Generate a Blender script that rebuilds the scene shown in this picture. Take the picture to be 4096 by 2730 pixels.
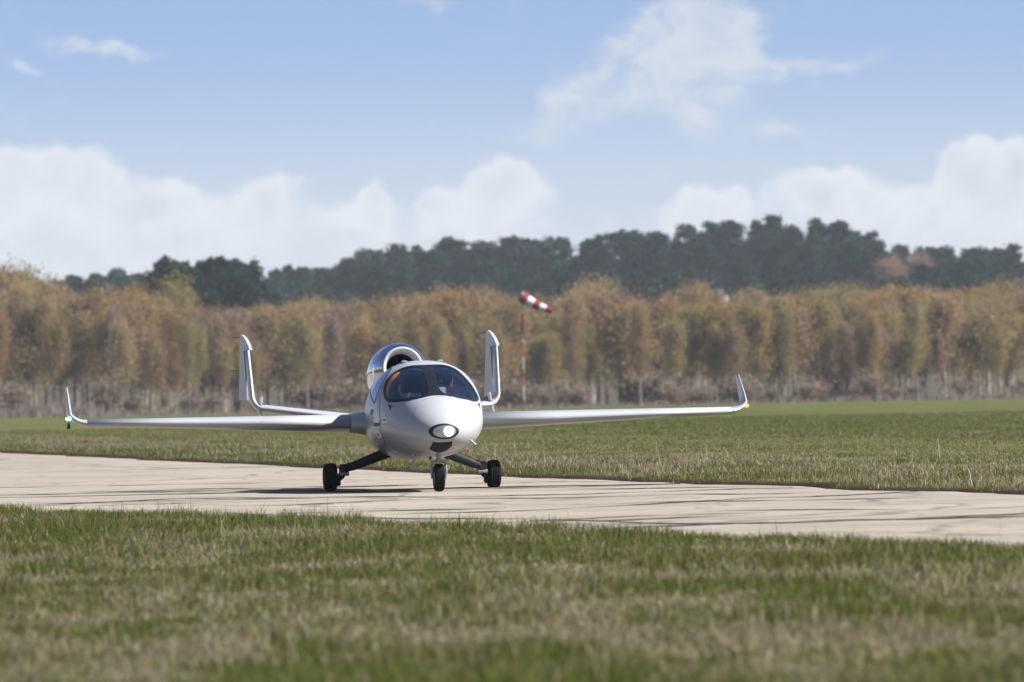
import bpy, bmesh, math, random
import numpy as np
from mathutils import Vector, Matrix
from mathutils.geometry import delaunay_2d_cdt

for o in list(bpy.data.objects):
    bpy.data.objects.remove(o, do_unlink=True)
scene = bpy.context.scene
col = scene.collection
R_ = math.radians

# ------------------------------------------------------------------ camera
CAM_H = 1.2
FPX = 31800.0 / 4096.0                # focal length in frame widths
cam_data = bpy.data.cameras.new('camera')
cam = bpy.data.objects.new('camera', cam_data)
col.objects.link(cam)
roll, pitch = R_(1.12), math.atan(221 / 31800.0)
fw = Vector((0, math.cos(pitch), math.sin(pitch)))
up0 = Vector((0, -math.sin(pitch), math.cos(pitch)))
r0 = Vector((1, 0, 0))
rt = r0 * math.cos(roll) - up0 * math.sin(roll)
upv = up0 * math.cos(roll) + r0 * math.sin(roll)
m = Matrix((rt, upv, -fw)).transposed().to_4x4()
m.translation = Vector((0, 0, CAM_H))
cam.matrix_world = m
cam_data.sensor_width = 36
cam_data.sensor_fit = 'HORIZONTAL'
cam_data.lens = 36 * FPX
cam_data.clip_start = 1.0
cam_data.clip_end = 20000
cam_data.dof.use_dof = True
cam_data.dof.focus_distance = 102.5
cam_data.dof.aperture_fstop = 4.8
scene.camera = cam

# ------------------------------------------------------------------ render / exposure
scene.render.engine = 'CYCLES'
scene.cycles.use_denoising = True
scene.cycles.max_bounces = 8
scene.cycles.transparent_max_bounces = 16
scene.cycles.volume_bounces = 1
scene.cycles.sample_clamp_indirect = 6
scene.view_settings.view_transform = 'Standard'
scene.view_settings.look = 'None'
scene.view_settings.gamma = 1
scene.view_settings.use_curve_mapping = False
scene.view_settings.exposure = 1.32

# ------------------------------------------------------------------ sun
SUN_EL, SUN_AZ = R_(42), R_(101)       # azimuth from +Y (view direction) towards +X (right)
sd = Vector((math.cos(SUN_EL) * math.sin(SUN_AZ), math.cos(SUN_EL) * math.cos(SUN_AZ), math.sin(SUN_EL)))
sun_data = bpy.data.lights.new('sun', 'SUN')
sun_data.energy = 5.0
sun_data.angle = R_(0.53)
sun_data.color = (1.0, 0.965, 0.91)
sun = bpy.data.objects.new('sun', sun_data)
col.objects.link(sun)
sun.rotation_euler = (-sd).to_track_quat('-Z', 'Y').to_euler()

# ------------------------------------------------------------------ world: sky with clouds
world = bpy.data.worlds.new('World')
scene.world = world
world.use_nodes = True
wt = world.node_tree
wt.nodes.clear()


class NT:
    """small helper to write node expressions"""
    def __init__(s, tree): s.t = tree

    def new(s, kind, **kw):
        n = s.t.nodes.new(kind)
        for k, v in kw.items(): setattr(n, k, v)
        return n

    def put(s, sock, val):
        if hasattr(val, 'is_output'): s.t.links.new(val, sock)
        else: sock.default_value = val

    def m(s, op, a, b=0.0, c=0.0, clamp=False):
        n = s.new('ShaderNodeMath', operation=op, use_clamp=clamp)
        s.put(n.inputs[0], a); s.put(n.inputs[1], b); s.put(n.inputs[2], c)
        return n.outputs[0]

    def smooth(s, v, lo, hi, a=0.0, b=1.0):
        n = s.new('ShaderNodeMapRange', interpolation_type='SMOOTHSTEP')
        s.put(n.inputs[0], v); n.inputs[1].default_value = lo; n.inputs[2].default_value = hi
        n.inputs[3].default_value = a; n.inputs[4].default_value = b
        return n.outputs[0]

    def noise(s, vec, scale, detail=4, rough=0.5, dist=0.0):
        n = s.new('ShaderNodeTexNoise')
        if vec is not None: s.t.links.new(vec, n.inputs['Vector'])
        n.inputs['Scale'].default_value = scale
        n.inputs['Detail'].default_value = detail
        n.inputs['Roughness'].default_value = rough
        n.inputs['Distortion'].default_value = dist
        return n.outputs[0]

    def xyz(s, x, y, z):
        n = s.new('ShaderNodeCombineXYZ')
        s.put(n.inputs[0], x); s.put(n.inputs[1], y); s.put(n.inputs[2], z)
        return n.outputs[0]

    def mix(s, f, a, b):
        n = s.new('ShaderNodeMix', data_type='RGBA')
        s.put(n.inputs[0], f); s.put(n.inputs[6], a); s.put(n.inputs[7], b)
        return n.outputs[2]


W = NT(wt)
tc = W.new('ShaderNodeTexCoord')
sep = W.new('ShaderNodeSeparateXYZ')
wt.links.new(tc.outputs['Generated'], sep.inputs[0])
dx, dy, dz = sep.outputs
sky = W.new('ShaderNodeTexSky', sky_type='NISHITA')
sky.sun_disc = False
sky.sun_elevation = SUN_EL
sky.sun_rotation = SUN_AZ
sky.altitude = 100
sky.air_density = 1.0
sky.dust_density = 0.8
sky.ozone_density = 2.0
SKYK, SKYO = 2.5, 0.03
CLC = (5.3, 5.6, 6.15)
BGS = 0.05
SKYT = (1.02, 0.98, 1.15)
world.cycles.sampling_method = 'NONE'
vv = W.new('ShaderNodeVectorMath', operation='NORMALIZE')
wt.links.new(W.xyz(dx, dy, W.m('MULTIPLY_ADD', dz, SKYK, SKYO)), vv.inputs[0])
wt.links.new(vv.outputs[0], sky.inputs[0])
az = W.m('MULTIPLY', W.m('ARCTAN2', dx, dy), 57.29578)
el = W.m('MULTIPLY', W.m('ARCSINE', dz), 57.29578)
P = W.xyz(az, el, 0.0)


def sky_px(x, y):
    return (x - 2048) * .0018018, (1586 - .01955 * (x - 2048) - y) * .0018018


def bump(x, y, sx, sy, amp, rot=0.0):
    """one elliptical cloud mass at a direction"""
    return (x, y, sx, sy, amp, rot)


def add_all(l):
    """sum of elliptical masses around the current (az, el)"""
    p = W.xyz(az, el, 0.0)
    acc = 0.0
    for (x, y, sx, sy, amp, rot) in l:
        a0, e0 = sky_px(x, y)
        mpn = W.new('ShaderNodeMapping', vector_type='TEXTURE')
        wt.links.new(p, mpn.inputs[0])
        mpn.inputs['Location'].default_value = (a0, e0, 0)
        mpn.inputs['Rotation'].default_value = (0, 0, R_(rot))
        mpn.inputs['Scale'].default_value = (sx * .0018018, sy * .0018018, 1)
        dt = W.new('ShaderNodeVectorMath', operation='DOT_PRODUCT')
        wt.links.new(mpn.outputs[0], dt.inputs[0]); wt.links.new(mpn.outputs[0], dt.inputs[1])
        acc = W.m('MULTIPLY_ADD', W.m('POWER', 0.3679, dt.outputs['Value']), amp, acc)
    return acc


# heaped clouds along the horizon: a soft bank with rounded heads
warp = W.new('ShaderNodeTexNoise'); warp.inputs['Scale'].default_value = 2.6; warp.inputs['Detail'].default_value = 5; warp.inputs['Roughness'].default_value = 0.55
wt.links.new(P, warp.inputs['Vector'])
ws_ = W.new('ShaderNodeSeparateColor'); wt.links.new(warp.outputs['Color'], ws_.inputs[0])
az0_, el0_ = az, el
az = W.m('ADD', az0_, W.m('MULTIPLY', W.m('SUBTRACT', ws_.outputs[0], 0.5), 0.55))
el = W.m('ADD', el0_, W.m('MULTIPLY', W.m('SUBTRACT', ws_.outputs[1], 0.5), 0.42))
n_far = W.noise(W.xyz(W.m('MULTIPLY', az0_, 0.45), 3.7, 0.0), 1.0, 3, 0.55)
bank = W.m('MULTIPLY', W.m('SUBTRACT', W.m('MULTIPLY_ADD', n_far, 0.5, 1.28), el), 0.75)
heads = add_all([bump(30, 730, 130, 150, .9), bump(290, 690, 165, 135, 1.15), bump(480, 830, 200, 110, .7), bump(700, 800, 150, 75, .6),
                 bump(1100, 760, 95, 75, 1.0), bump(1020, 860, 210, 110, .6), bump(1505, 790, 50, 75, .75), bump(1450, 870, 150, 70, .5), bump(1765, 800, 50, 75, .75),
                 bump(2030, 740, 125, 95, 1.1), bump(1930, 830, 170, 90, .6), bump(2830, 840, 180, 80, .75), bump(2960, 780, 55, 35, .5),
                 bump(3270, 760, 150, 85, 1.0), bump(3450, 830, 220, 90, .6), bump(3660, 800, 60, 60, .5),
                 bump(3870, 640, 100, 100, 1.15), bump(3900, 780, 130, 110, .8), bump(4090, 640, 90, 100, 1.1), bump(4300, 760, 220, 140, .9), bump(-260, 760, 200, 140, .8)])
cum_d = W.m('ADD', W.m('MAXIMUM', bank, W.m('MULTIPLY', bank, 0.6)), heads)
bil2 = W.noise(P, 7.0, 5, 0.6)
cum_d = W.m('ADD', cum_d, W.m('MULTIPLY', W.m('SUBTRACT', bil2, 0.5), 0.35))
cum = W.smooth(cum_d, 0.10, 0.60)
# thin high clouds
az, el = W.m('ADD', az0_, W.m('MULTIPLY', W.m('SUBTRACT', ws_.outputs[0], 0.5), 0.8)), W.m('ADD', el0_, W.m('MULTIPLY', W.m('SUBTRACT', ws_.outputs[1], 0.5), 0.30))
hi_field = add_all([bump(2560, 190, 420, 100, 0.9, 34), bump(2800, 90, 170, 120, 0.6, 0), bump(2900, 380, 260, 130, 0.75, 10), bump(2330, 460, 200, 55, 0.65, 22), bump(2500, 330, 260, 90, .55, 25), bump(2700, 330, 230, 110, .55, 10), bump(2960, 260, 120, 120, .45, 0),
                    bump(3280, 270, 380, 42, 0.6, 4), bump(3010, 170, 90, 130, 0.4, 0), bump(3130, 528, 150, 32, 0.75, 4), bump(2800, 480, 130, 60, 0.4, -20),
                    bump(470, 200, 240, 26, 0.95, -7), bump(180, 272, 110, 24, 0.75, -14), bump(120, 90, 200, 60, 0.3, -30),
                    bump(1700, 10, 130, 45, 0.45, 0)])
Pw = W.xyz(W.m('MULTIPLY', az0_, 0.55), el0_, 2.0)
wisp = W.noise(Pw, 1.6, 6, 0.6, 0.6)
wisp2 = W.noise(W.xyz(W.m('MULTIPLY', az0_, 0.6), el0_, 4.0), 4.5, 6, 0.62, 0.8)
Pfar = W.xyz(W.m('MULTIPLY', az0_, 0.06), W.m('MULTIPLY', el0_, 0.12), 5.0)
else_ = W.m('MULTIPLY', W.smooth(W.noise(Pfar, 1.0, 5, 0.55, 0.4), 0.56, 0.74), W.smooth(el0_, 3.2, 6.0))
hi_d = W.m('ADD', hi_field, W.m('ADD', W.m('MULTIPLY', W.m('SUBTRACT', wisp, 0.5), 1.2), W.m('MULTIPLY', W.m('SUBTRACT', wisp2, 0.5), 1.1)))
hi = W.m('MAXIMUM', W.m('MULTIPLY', W.smooth(hi_d, 0.08, 0.95), W.smooth(W.noise(W.xyz(W.m('MULTIPLY', az0_, 0.8), W.m('MULTIPLY', el0_, 1.3), 9.0), 2.6, 6, 0.62, 0.9), 0.28, 0.62, 0.25, 1.0)), W.m('MULTIPLY', else_, 0.75))
shade = W.smooth(W.m('ADD', W.m('MULTIPLY', cum_d, 0.30), W.m('MULTIPLY', W.noise(P, 1.6, 5, 0.6), 1.1)), 0.55, 1.35)
cum_col = W.mix(shade, (CLC[0] * 1.17, CLC[1] * 1.16, CLC[2] * 1.14, 1), (CLC[0] * 0.86, CLC[1] * 0.88, CLC[2] * 0.92, 1))
hi_col = (CLC[0] * 1.0, CLC[1] * 1.02, CLC[2] * 1.03, 1)
tint = W.new('ShaderNodeMix', data_type='RGBA', blend_type='MULTIPLY'); tint.inputs[0].default_value = 1.0
wt.links.new(sky.outputs[0], tint.inputs[6]); tint.inputs[7].default_value = SKYT + (1,)
low = W.smooth(el0_, 2.5, 0.9, 0.0, 0.88)
c0_ = W.mix(low, tint.outputs[2], (CLC[0] * 0.93, CLC[1] * 0.97, CLC[2] * 1.0, 1))
c1 = W.mix(W.m('MULTIPLY', hi, 0.92), c0_, hi_col)
c2 = W.mix(W.m('MULTIPLY', cum, 0.95), c1, cum_col)
bg = W.new('ShaderNodeBackground')
bg.inputs[1].default_value = BGS
wt.links.new(c2, bg.inputs[0])
wo = W.new('ShaderNodeOutputWorld')
wt.links.new(bg.outputs[0], wo.inputs[0])

# ------------------------------------------------------------------ helpers
rng = np.random.default_rng(7)
random.seed(7)


def tag(o, label=None, cat=None, group=None, kind=None):
    if label: o['label'] = label
    if cat: o['category'] = cat
    if group: o['group'] = group
    if kind: o['kind'] = kind
    return o


def link(name, me, mat=None, parent=None):
    o = bpy.data.objects.new(name, me)
    col.objects.link(o)
    if mat is not None and me is not None and not me.materials: me.materials.append(mat)
    if parent is not None: o.parent = parent
    return o


def empty(name, loc=(0, 0, 0), rz=0.0):
    o = bpy.data.objects.new(name, None)
    o.empty_display_size = 0.2
    col.objects.link(o)
    o.location = loc
    o.rotation_euler = (0, 0, rz)
    return o


def mesh(name, verts, faces, smooth=True):
    me = bpy.data.meshes.new(name)
    me.from_pydata([tuple(v) for v in verts], [], faces)
    if smooth: me.polygons.foreach_set('use_smooth', [True] * len(me.polygons))
    me.update()
    return me


def bulk(name, V, loops, starts, totals, C=None, smooth=False):
    """numpy arrays -> mesh"""
    me = bpy.data.meshes.new(name)
    me.vertices.add(len(V)); me.vertices.foreach_set('co', np.ascontiguousarray(V, dtype=np.float32).ravel())
    me.loops.add(len(loops)); me.loops.foreach_set('vertex_index', loops.astype(np.int32))
    me.polygons.add(len(starts))
    me.polygons.foreach_set('loop_start', starts.astype(np.int32))
    me.polygons.foreach_set('loop_total', totals.astype(np.int32))
    if smooth: me.polygons.foreach_set('use_smooth', np.ones(len(starts), dtype=bool))
    if C is not None:
        a = me.color_attributes.new('Col', 'FLOAT_COLOR', 'POINT')
        cc = np.ones((len(V), 4), dtype=np.float32); cc[:, :3] = C
        a.data.foreach_set('color', cc.ravel())
    me.update(calc_edges=True)
    return me


def principled(name, color, rough=0.5, metal=0.0, spec=0.5, var=0.06, scale=6.0, coat=0.0, emit=None, es=0.0, bump_s=0.0):
    ma = bpy.data.materials.new(name)
    ma.use_nodes = True
    t = NT(ma.node_tree)
    b = ma.node_tree.nodes['Principled BSDF']
    tcn = t.new('ShaderNodeTexCoord')
    n = t.noise(tcn.outputs['Object'], scale, 4, 0.6)
    d = tuple(max(0, c * (1 - var)) for c in color) + (1,)
    l = tuple(min(1, c * (1 + var)) for c in color) + (1,)
    ma.node_tree.links.new(t.mix(n, d, l), b.inputs['Base Color'])
    b.inputs['Roughness'].default_value = rough
    b.inputs['Metallic'].default_value = metal
    b.inputs['Specular IOR Level'].default_value = spec
    b.inputs['Coat Weight'].default_value = coat
    b.inputs['Coat Roughness'].default_value = 0.08
    if emit:
        b.inputs['Emission Color'].default_value = tuple(emit) + (1,)
        b.inputs['Emission Strength'].default_value = es
    if bump_s:
        bn = t.new('ShaderNodeBump'); bn.inputs['Strength'].default_value = bump_s
        ma.node_tree.links.new(t.noise(tcn.outputs['Object'], scale * 5, 4), bn.inputs['Height'])
        ma.node_tree.links.new(bn.outputs[0], b.inputs['Normal'])
    return ma


def leafy(name, tint, trans=0.35, rand=0.35, dark=(0.6, 0.6, 0.6)):
    """foliage: vertex colour x per-object tint, part translucent"""
    ma = bpy.data.materials.new(name)
    ma.use_nodes = True
    t = NT(ma.node_tree); nt = ma.node_tree
    nt.nodes.clear()
    at = t.new('ShaderNodeAttribute', attribute_name='Col')
    oi = t.new('ShaderNodeObjectInfo')
    mul = t.new('ShaderNodeMix', data_type='RGBA', blend_type='MULTIPLY')
    mul.inputs[0].default_value = 1.0
    nt.links.new(at.outputs['Color'], mul.inputs[6])
    hsv = t.new('ShaderNodeHueSaturation')
    hsv.inputs['Color'].default_value = tuple(tint) + (1,)
    nt.links.new(t.m('MULTIPLY_ADD', oi.outputs['Random'], 0.06 * rand / .35, 0.5 - 0.03 * rand / .35), hsv.inputs['Hue'])
    r2 = t.m('FRACT', t.m('MULTIPLY', oi.outputs['Random'], 17.3))
    nt.links.new(t.m('MULTIPLY_ADD', r2, rand * 1.6, 1 - rand * .8), hsv.inputs['Value'])
    r3 = t.m('FRACT', t.m('MULTIPLY', oi.outputs['Random'], 71.7))
    nt.links.new(t.m('MULTIPLY_ADD', r3, rand * 1.2, 1 - rand * .6), hsv.inputs['Saturation'])
    nt.links.new(hsv.outputs[0], mul.inputs[7])
    d = t.new('ShaderNodeBsdfDiffuse'); tr = t.new('ShaderNodeBsdfTranslucent')
    nt.links.new(mul.outputs[2], d.inputs[0]); nt.links.new(mul.outputs[2], tr.inputs[0])
    mx = t.new('ShaderNodeMixShader'); mx.inputs[0].default_value = trans
    nt.links.new(d.outputs[0], mx.inputs[1]); nt.links.new(tr.outputs[0], mx.inputs[2])
    out = t.new('ShaderNodeOutputMaterial')
    nt.links.new(mx.outputs[0], out.inputs[0])
    return ma


def vnoise(x, y, seed=0):
    """smooth 2D value noise, 0..1"""
    def h(i, j):
        n = np.sin(i * 127.1 + j * 311.7 + seed * 74.7) * 43758.5453
        return n - np.floor(n)
    xi, yi = np.floor(x), np.floor(y)
    fx, fy = x - xi, y - yi
    fx = fx * fx * (3 - 2 * fx); fy = fy * fy * (3 - 2 * fy)
    return (h(xi, yi) * (1 - fx) + h(xi + 1, yi) * fx) * (1 - fy) + (h(xi, yi + 1) * (1 - fx) + h(xi + 1, yi + 1) * fx) * fy


def fbm(x, y, seed=0, o=4):
    a, s, r = 0.5, 0.0, 0.0
    for k in range(o):
        r = r + a * vnoise(x * 2 ** k, y * 2 ** k, seed + k); s += a; a *= .55
    return r / s


# ------------------------------------------------------------------ ground, taxiway
NEAR = [(45, -90), (15, 18), (3.9, 61.0), (2.7, 65.2), (1.6, 68.9), (0, 74.6), (-1.7, 79.6), (-3.7, 86.8), (-6.2, 95.0), (-14, 121), (-60, 275)]
FAR = [(45, -60), (16, 42), (5.7, 89.0), (4.1, 96.5), (2.5, 106.4), (0, 119.7), (-2.9, 140.7), (-7.2, 167.7), (-13.8, 213.3), (-30, 325), (-75, 640)]
NY = np.array([p[1] for p in NEAR], float); NX = np.array([p[0] for p in NEAR], float)
FY = np.array([p[1] for p in FAR], float); FX = np.array([p[0] for p in FAR], float)


def near_x(y): return np.interp(y, NY, NX)
def far_x(y): return np.interp(y, FY, FX) + 0.8 * (fbm(np.asarray(y) * 0.30, 0 * np.asarray(y), 3, 5) - .5)


gm = bpy.data.materials.new('meadow_ground'); gm.use_nodes = True
t = NT(gm.node_tree); b = gm.node_tree.nodes['Principled BSDF']
g = t.new('ShaderNodeNewGeometry')
mp = t.new('ShaderNodeMapping'); mp.inputs['Scale'].default_value = (1, 0.12, 1)
gm.node_tree.links.new(g.outputs['Position'], mp.inputs[0])
n1 = t.noise(mp.outputs[0], 0.12, 5, 0.6); n2 = t.noise(g.outputs['Position'], 1.3, 5, 0.65); n3 = t.noise(mp.outputs[0], 0.9, 3, 0.6)
cA = t.mix(t.smooth(n1, 0.36, 0.64), (0.060, 0.078, 0.014, 1), (0.092, 0.090, 0.028, 1))
cB = t.mix(t.smooth(n2, 0.3, 0.7, 0, .55), cA, (0.035, 0.042, 0.014, 1))
cC = t.mix(t.smooth(n3, 0.52, 0.75, 0, .3), cB, (0.100, 0.085, 0.044, 1))
gm.node_tree.links.new(cC, b.inputs['Base Color'])
b.inputs['Roughness'].default_value = 1.0; b.inputs['Specular IOR Level'].default_value = 0.05
ground = link('ground', mesh('ground', [(-3500, -500, -.04), (3500, -500, -.04), (3500, 6500, -.04), (-3500, 6500, -.04)], [(0, 1, 2, 3)], False), gm)
tag(ground, 'flat green and straw coloured airfield meadow', kind='structure')

# taxiway: gently uneven pale concrete
tm = bpy.data.materials.new('weathered_concrete'); tm.use_nodes = True
t = NT(tm.node_tree); b = tm.node_tree.nodes['Principled BSDF']
g = t.new('ShaderNodeNewGeometry'); pos = g.outputs['Position']
sp = t.new('ShaderNodeSeparateXYZ'); tm.node_tree.links.new(pos, sp.inputs[0])
wn = t.new('ShaderNodeTexNoise'); wn.inputs['Scale'].default_value = 0.55; wn.inputs['Detail'].default_value = 5
tm.node_tree.links.new(pos, wn.inputs['Vector'])
wn2 = t.new('ShaderNodeTexNoise'); wn2.inputs['Scale'].default_value = 2.4; wn2.inputs['Detail'].default_value = 4; wn2.inputs['Roughness'].default_value = .65
tm.node_tree.links.new(pos, wn2.inputs['Vector'])
va0 = t.new('ShaderNodeVectorMath', operation='MULTIPLY_ADD')
tm.node_tree.links.new(wn2.outputs['Color'], va0.inputs[0]); va0.inputs[1].default_value = (0.15, 0.6, 0); tm.node_tree.links.new(pos, va0.inputs[2])
va = t.new('ShaderNodeVectorMath', operation='MULTIPLY_ADD')
tm.node_tree.links.new(wn.outputs['Color'], va.inputs[0]); va.inputs[1].default_value = (1.6, 3.2, 0); tm.node_tree.links.new(va0.outputs[0], va.inputs[2])


def crack(sx, sy, lo, hi):
    mpn = t.new('ShaderNodeMapping'); mpn.inputs['Scale'].default_value = (sx, sy, 0)
    mpn.inputs['Rotation'].default_value = (0, 0, R_(17))
    tm.node_tree.links.new(va.outputs[0], mpn.inputs[0])
    v = t.new('ShaderNodeTexVoronoi', feature='DISTANCE_TO_EDGE')
    v.inputs['Scale'].default_value = 1.0
    tm.node_tree.links.new(mpn.outputs[0], v.inputs['Vector'])
    return t.smooth(v.outputs['Distance'], lo, hi, 1, 0)


mask = t.smooth(t.noise(pos, 0.35, 4, 0.6), 0.32, 0.50)
mask2 = t.smooth(t.noise(pos, 0.7, 4, 0.6), 0.47, 0.56)
k1 = t.m('MULTIPLY', crack(0.15, 0.085, 0.004, 0.013), mask)
k2 = t.m('MULTIPLY', crack(0.30, 0.16, 0.004, 0.013), mask2)
ck = t.m('MAXIMUM', t.m('MULTIPLY', k1, 0.45), t.m('MULTIPLY', k2, 0.35))
mp2 = t.new('ShaderNodeMapping'); mp2.inputs['Scale'].default_value = (0.35, 0.35, 1); tm.node_tree.links.new(pos, mp2.inputs[0])
big = t.noise(mp2.outputs[0], 1.0, 5, 0.6); fine = t.noise(pos, 2.2, 4, 0.6)
c0 = t.mix(t.smooth(big, 0.3, 0.7), (0.212, 0.184, 0.149, 1), (0.288, 0.256, 0.211, 1))
c0 = t.mix(t.smooth(fine, 0.35, 0.75, 0, .3), c0, (0.180, 0.155, 0.126, 1))
c0 = t.mix(ck, c0, (0.018, 0.017, 0.017, 1))
tm.node_tree.links.new(c0, b.inputs['Base Color'])
b.inputs['Roughness'].default_value = 0.95; b.inputs['Specular IOR Level'].default_value = 0.1
ys = np.concatenate([np.linspace(-60, 55, 30), np.linspace(57, 240, 330), np.linspace(245, 620, 60)])
NT_ = 26
tv = []
for y0 in ys:
    xa = near_x(y0) - 0.25; xb = far_x(y0) + 0.2 if y0 > -55 else far_x(-55.)
    s = np.linspace(0, 1, NT_)
    xs = xa + (xb - xa) * s
    zz = 0.018 * (fbm(xs * .5, s * 0 + y0 * .28, 11, 4) - .5) + 0.006 * (fbm(xs * 2, s * 0 + y0 * 1.1, 21, 2) - .5)
    e = np.minimum(s, 1 - s); zz = np.where(e < .02, -0.05, zz)
    tv += list(zip(xs, xs * 0 + y0, zz))
fc = [(i * NT_ + j, i * NT_ + j + 1, (i + 1) * NT_ + j + 1, (i + 1) * NT_ + j) for i in range(len(ys) - 1) for j in range(NT_ - 1)]
taxi = link('taxiway', mesh('taxiway', tv, fc), tm)
tag(taxi, 'pale cracked concrete taxiway under the aircraft', kind='structure')
# weathered cracks: open, weed-filled seams meandering across the slab
crm = principled('crack_fill', (0.060, 0.054, 0.048), 1.0, spec=.05, var=.5, scale=1.5)
cr = random.Random(23)


def taxi_z(x, y):
    return float(0.018 * (fbm(np.array(x * .5), np.array(y * .28), 11, 4) - .5) + 0.006 * (fbm(np.array(x * 2.), np.array(y * 1.1), 21, 2) - .5))


crack_list = []
for yc in np.concatenate([np.linspace(62, 118, 30), np.linspace(122, 205, 12)]):
    crack_list.append((cr.uniform(-.065, .06) * yc, yc + cr.uniform(-2, 2), cr.uniform(1.5, 8.5) * (1 + (yc - 60) / 120), cr.uniform(-.5, .5)))
for (cx_, cy_, ln, hd) in crack_list:
    for sgn in (-1, 1):
        n = max(6, int(ln / 2 / .16)); x_, y_ = cx_, cy_; V = []; Fc = []; ok = True
        drift = hd + cr.uniform(-.4, .4); ph_ = cr.uniform(0, 6)
        for i in range(n):
            wdt = (.05 + .20 * abs(math.sin(i * .21 + ph_)) * cr.uniform(.5, 1.2)) * min(1, (n - i) / 6)
            if not (near_x(y_) + .1 < x_ < far_x(y_) - .2): break
            z_ = taxi_z(x_, y_) + .006
            V += [(x_, y_ - wdt, z_), (x_, y_ + wdt, z_)]
            drift += cr.uniform(-.5, .5); drift *= .93
            x_ += sgn * .16; y_ += drift * .16 * 2.2 + cr.uniform(-.10, .10)
        if len(V) < 8: continue
        for i in range(len(V) // 2 - 1): Fc.append((2 * i, 2 * i + 1, 2 * i + 3, 2 * i + 2))
        link('crack', mesh('crack', V, Fc, False), crm, taxi)


# raised soil and turf lip along the far edge of the concrete
def bank_z(d):
    return np.interp(d, [-.05, .05, .25, 1.0, 7, 30], [-.03, .008, .030, .045, .045, -.045])


bm_ = bpy.data.materials.new('bare_soil'); bm_.use_nodes = True
t = NT(bm_.node_tree); b = bm_.node_tree.nodes['Principled BSDF']
g = t.new('ShaderNodeNewGeometry')
nb_ = t.noise(g.outputs['Position'], 2.2, 5, 0.65)
uvd = t.new('ShaderNodeAttribute', attribute_name='Col')
soil = t.mix(nb_, (0.013, 0.009, 0.006, 1), (0.050, 0.036, 0.024, 1))
turf = t.mix(t.smooth(nb_, 0.35, 0.65), (0.128, 0.108, 0.052, 1), (0.060, 0.076, 0.022, 1))
bm_.node_tree.links.new(t.mix(uvd.outputs['Fac'], soil, turf), b.inputs['Base Color'])
b.inputs['Roughness'].default_value = 1.0; b.inputs['Specular IOR Level'].default_value = 0.02
ysb = np.linspace(20, 420, 900)
ds = np.array([-.05, .03, .12, .25, .4, .7, 1.2, 3, 7, 15, 30])
bv, bc = [], []
for y0 in ysb:
    x0 = far_x(y0)
    z = bank_z(ds) + np.where((ds > .02) & (ds < 8), .035 * (fbm(ds * 1.5 + y0 * .9, ds * 0 + y0 * .35, 31, 4) - .45), 0)
    bv += list(zip(x0 + ds, ds * 0 + y0, z))
    bc += [0, 0, .05, .3, .6, .9, 1, 1, 1, 1, 1]
nb = len(ds)
fc = [(i * nb + j, i * nb + j + 1, (i + 1) * nb + j + 1, (i + 1) * nb + j) for i in range(len(ysb) - 1) for j in range(nb - 1)]
me = mesh('verge', bv, fc)
a = me.color_attributes.new('Col', 'FLOAT_COLOR', 'POINT')
a.data.foreach_set('color', np.repeat(np.array(bc, dtype=np.float32), 4))
verge = link('verge', me, bm_)
tag(verge, 'low bank of dark soil and turf along the concrete', kind='structure')


# ------------------------------------------------------------------ grass (stuff)
def blades(name, x, y, z, h, w, lean, c, mat, label):
    n = len(x)
    az_ = rng.uniform(0, 2 * np.pi, n); fa = rng.normal(0, .7, n)
    lx, ly = np.cos(az_) * lean * h, np.sin(az_) * lean * h
    sx, sy = np.cos(fa) * w / 2, np.sin(fa) * w / 2
    V = np.empty((n, 5, 3), np.float32)
    V[:, 0] = np.stack([x - sx, y - sy, z], 1); V[:, 1] = np.stack([x + sx, y + sy, z], 1)
    mx, my, mz = x + lx * .35, y + ly * .35, z + h * .55
    V[:, 2] = np.stack([mx - sx * .8, my - sy * .8, mz], 1); V[:, 3] = np.stack([mx + sx * .8, my + sy * .8, mz], 1)
    V[:, 4] = np.stack([x + lx, y + ly, z + h * (1 - .3 * lean)], 1)
    base = np.arange(n)[:, None] * 5
    loops = (base + np.array([0, 1, 3, 2, 2, 3, 4])).ravel()
    starts = (np.arange(n)[:, None] * 7 + np.array([0, 4])).ravel()
    totals = np.tile([4, 3], n)
    C = np.repeat(c[:, None, :], 5, 1)
    o = link(name, bulk(name, V.reshape(-1, 3), loops, starts, totals, C.reshape(-1, 3)), mat)
    return tag(o, label, 'grass', kind='stuff')


grass_mat = leafy('grass_blades', (1, 1, 1), 0.38, 0.0)
GREEN = np.array([0.130, 0.172, 0.038]); OLIVE = np.array([0.215, 0.212, 0.066]); STRAW = np.array([0.43, 0.36, 0.22]); BROWN = np.array([0.19, 0.135, 0.085]); PALE = np.array([0.54, 0.50, 0.38])


def grass_colour(x, y, dry_bias, n):
    d = .55 * fbm(x * .50, y * .21 + x * .12, 5, 4) + .45 * fbm(x * 1.15 + 7, y * .42, 6, 4) + dry_bias
    d2 = fbm(x * 2.6, y * 1.1, 9, 3)
    p_dry = np.clip((d - .495) * 5.0 + (d2 - .5) * 2.2 + .12, 0.06, .93)
    r = rng.uniform(0, 1, n)
    c = np.where((r < p_dry)[:, None], STRAW, GREEN) * 1.0
    r2 = rng.uniform(0, 1, n)[:, None]
    c = np.where((r >= p_dry)[:, None] & (r2 < .45), OLIVE, c)
    c = np.where((r < p_dry)[:, None] & (r2 < .24), BROWN, c)
    c = np.where((r < p_dry)[:, None] & (r2 > .82), PALE, c)
    return c * .60 * rng.uniform(.65, 1.4, n)[:, None], p_dry


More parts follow.
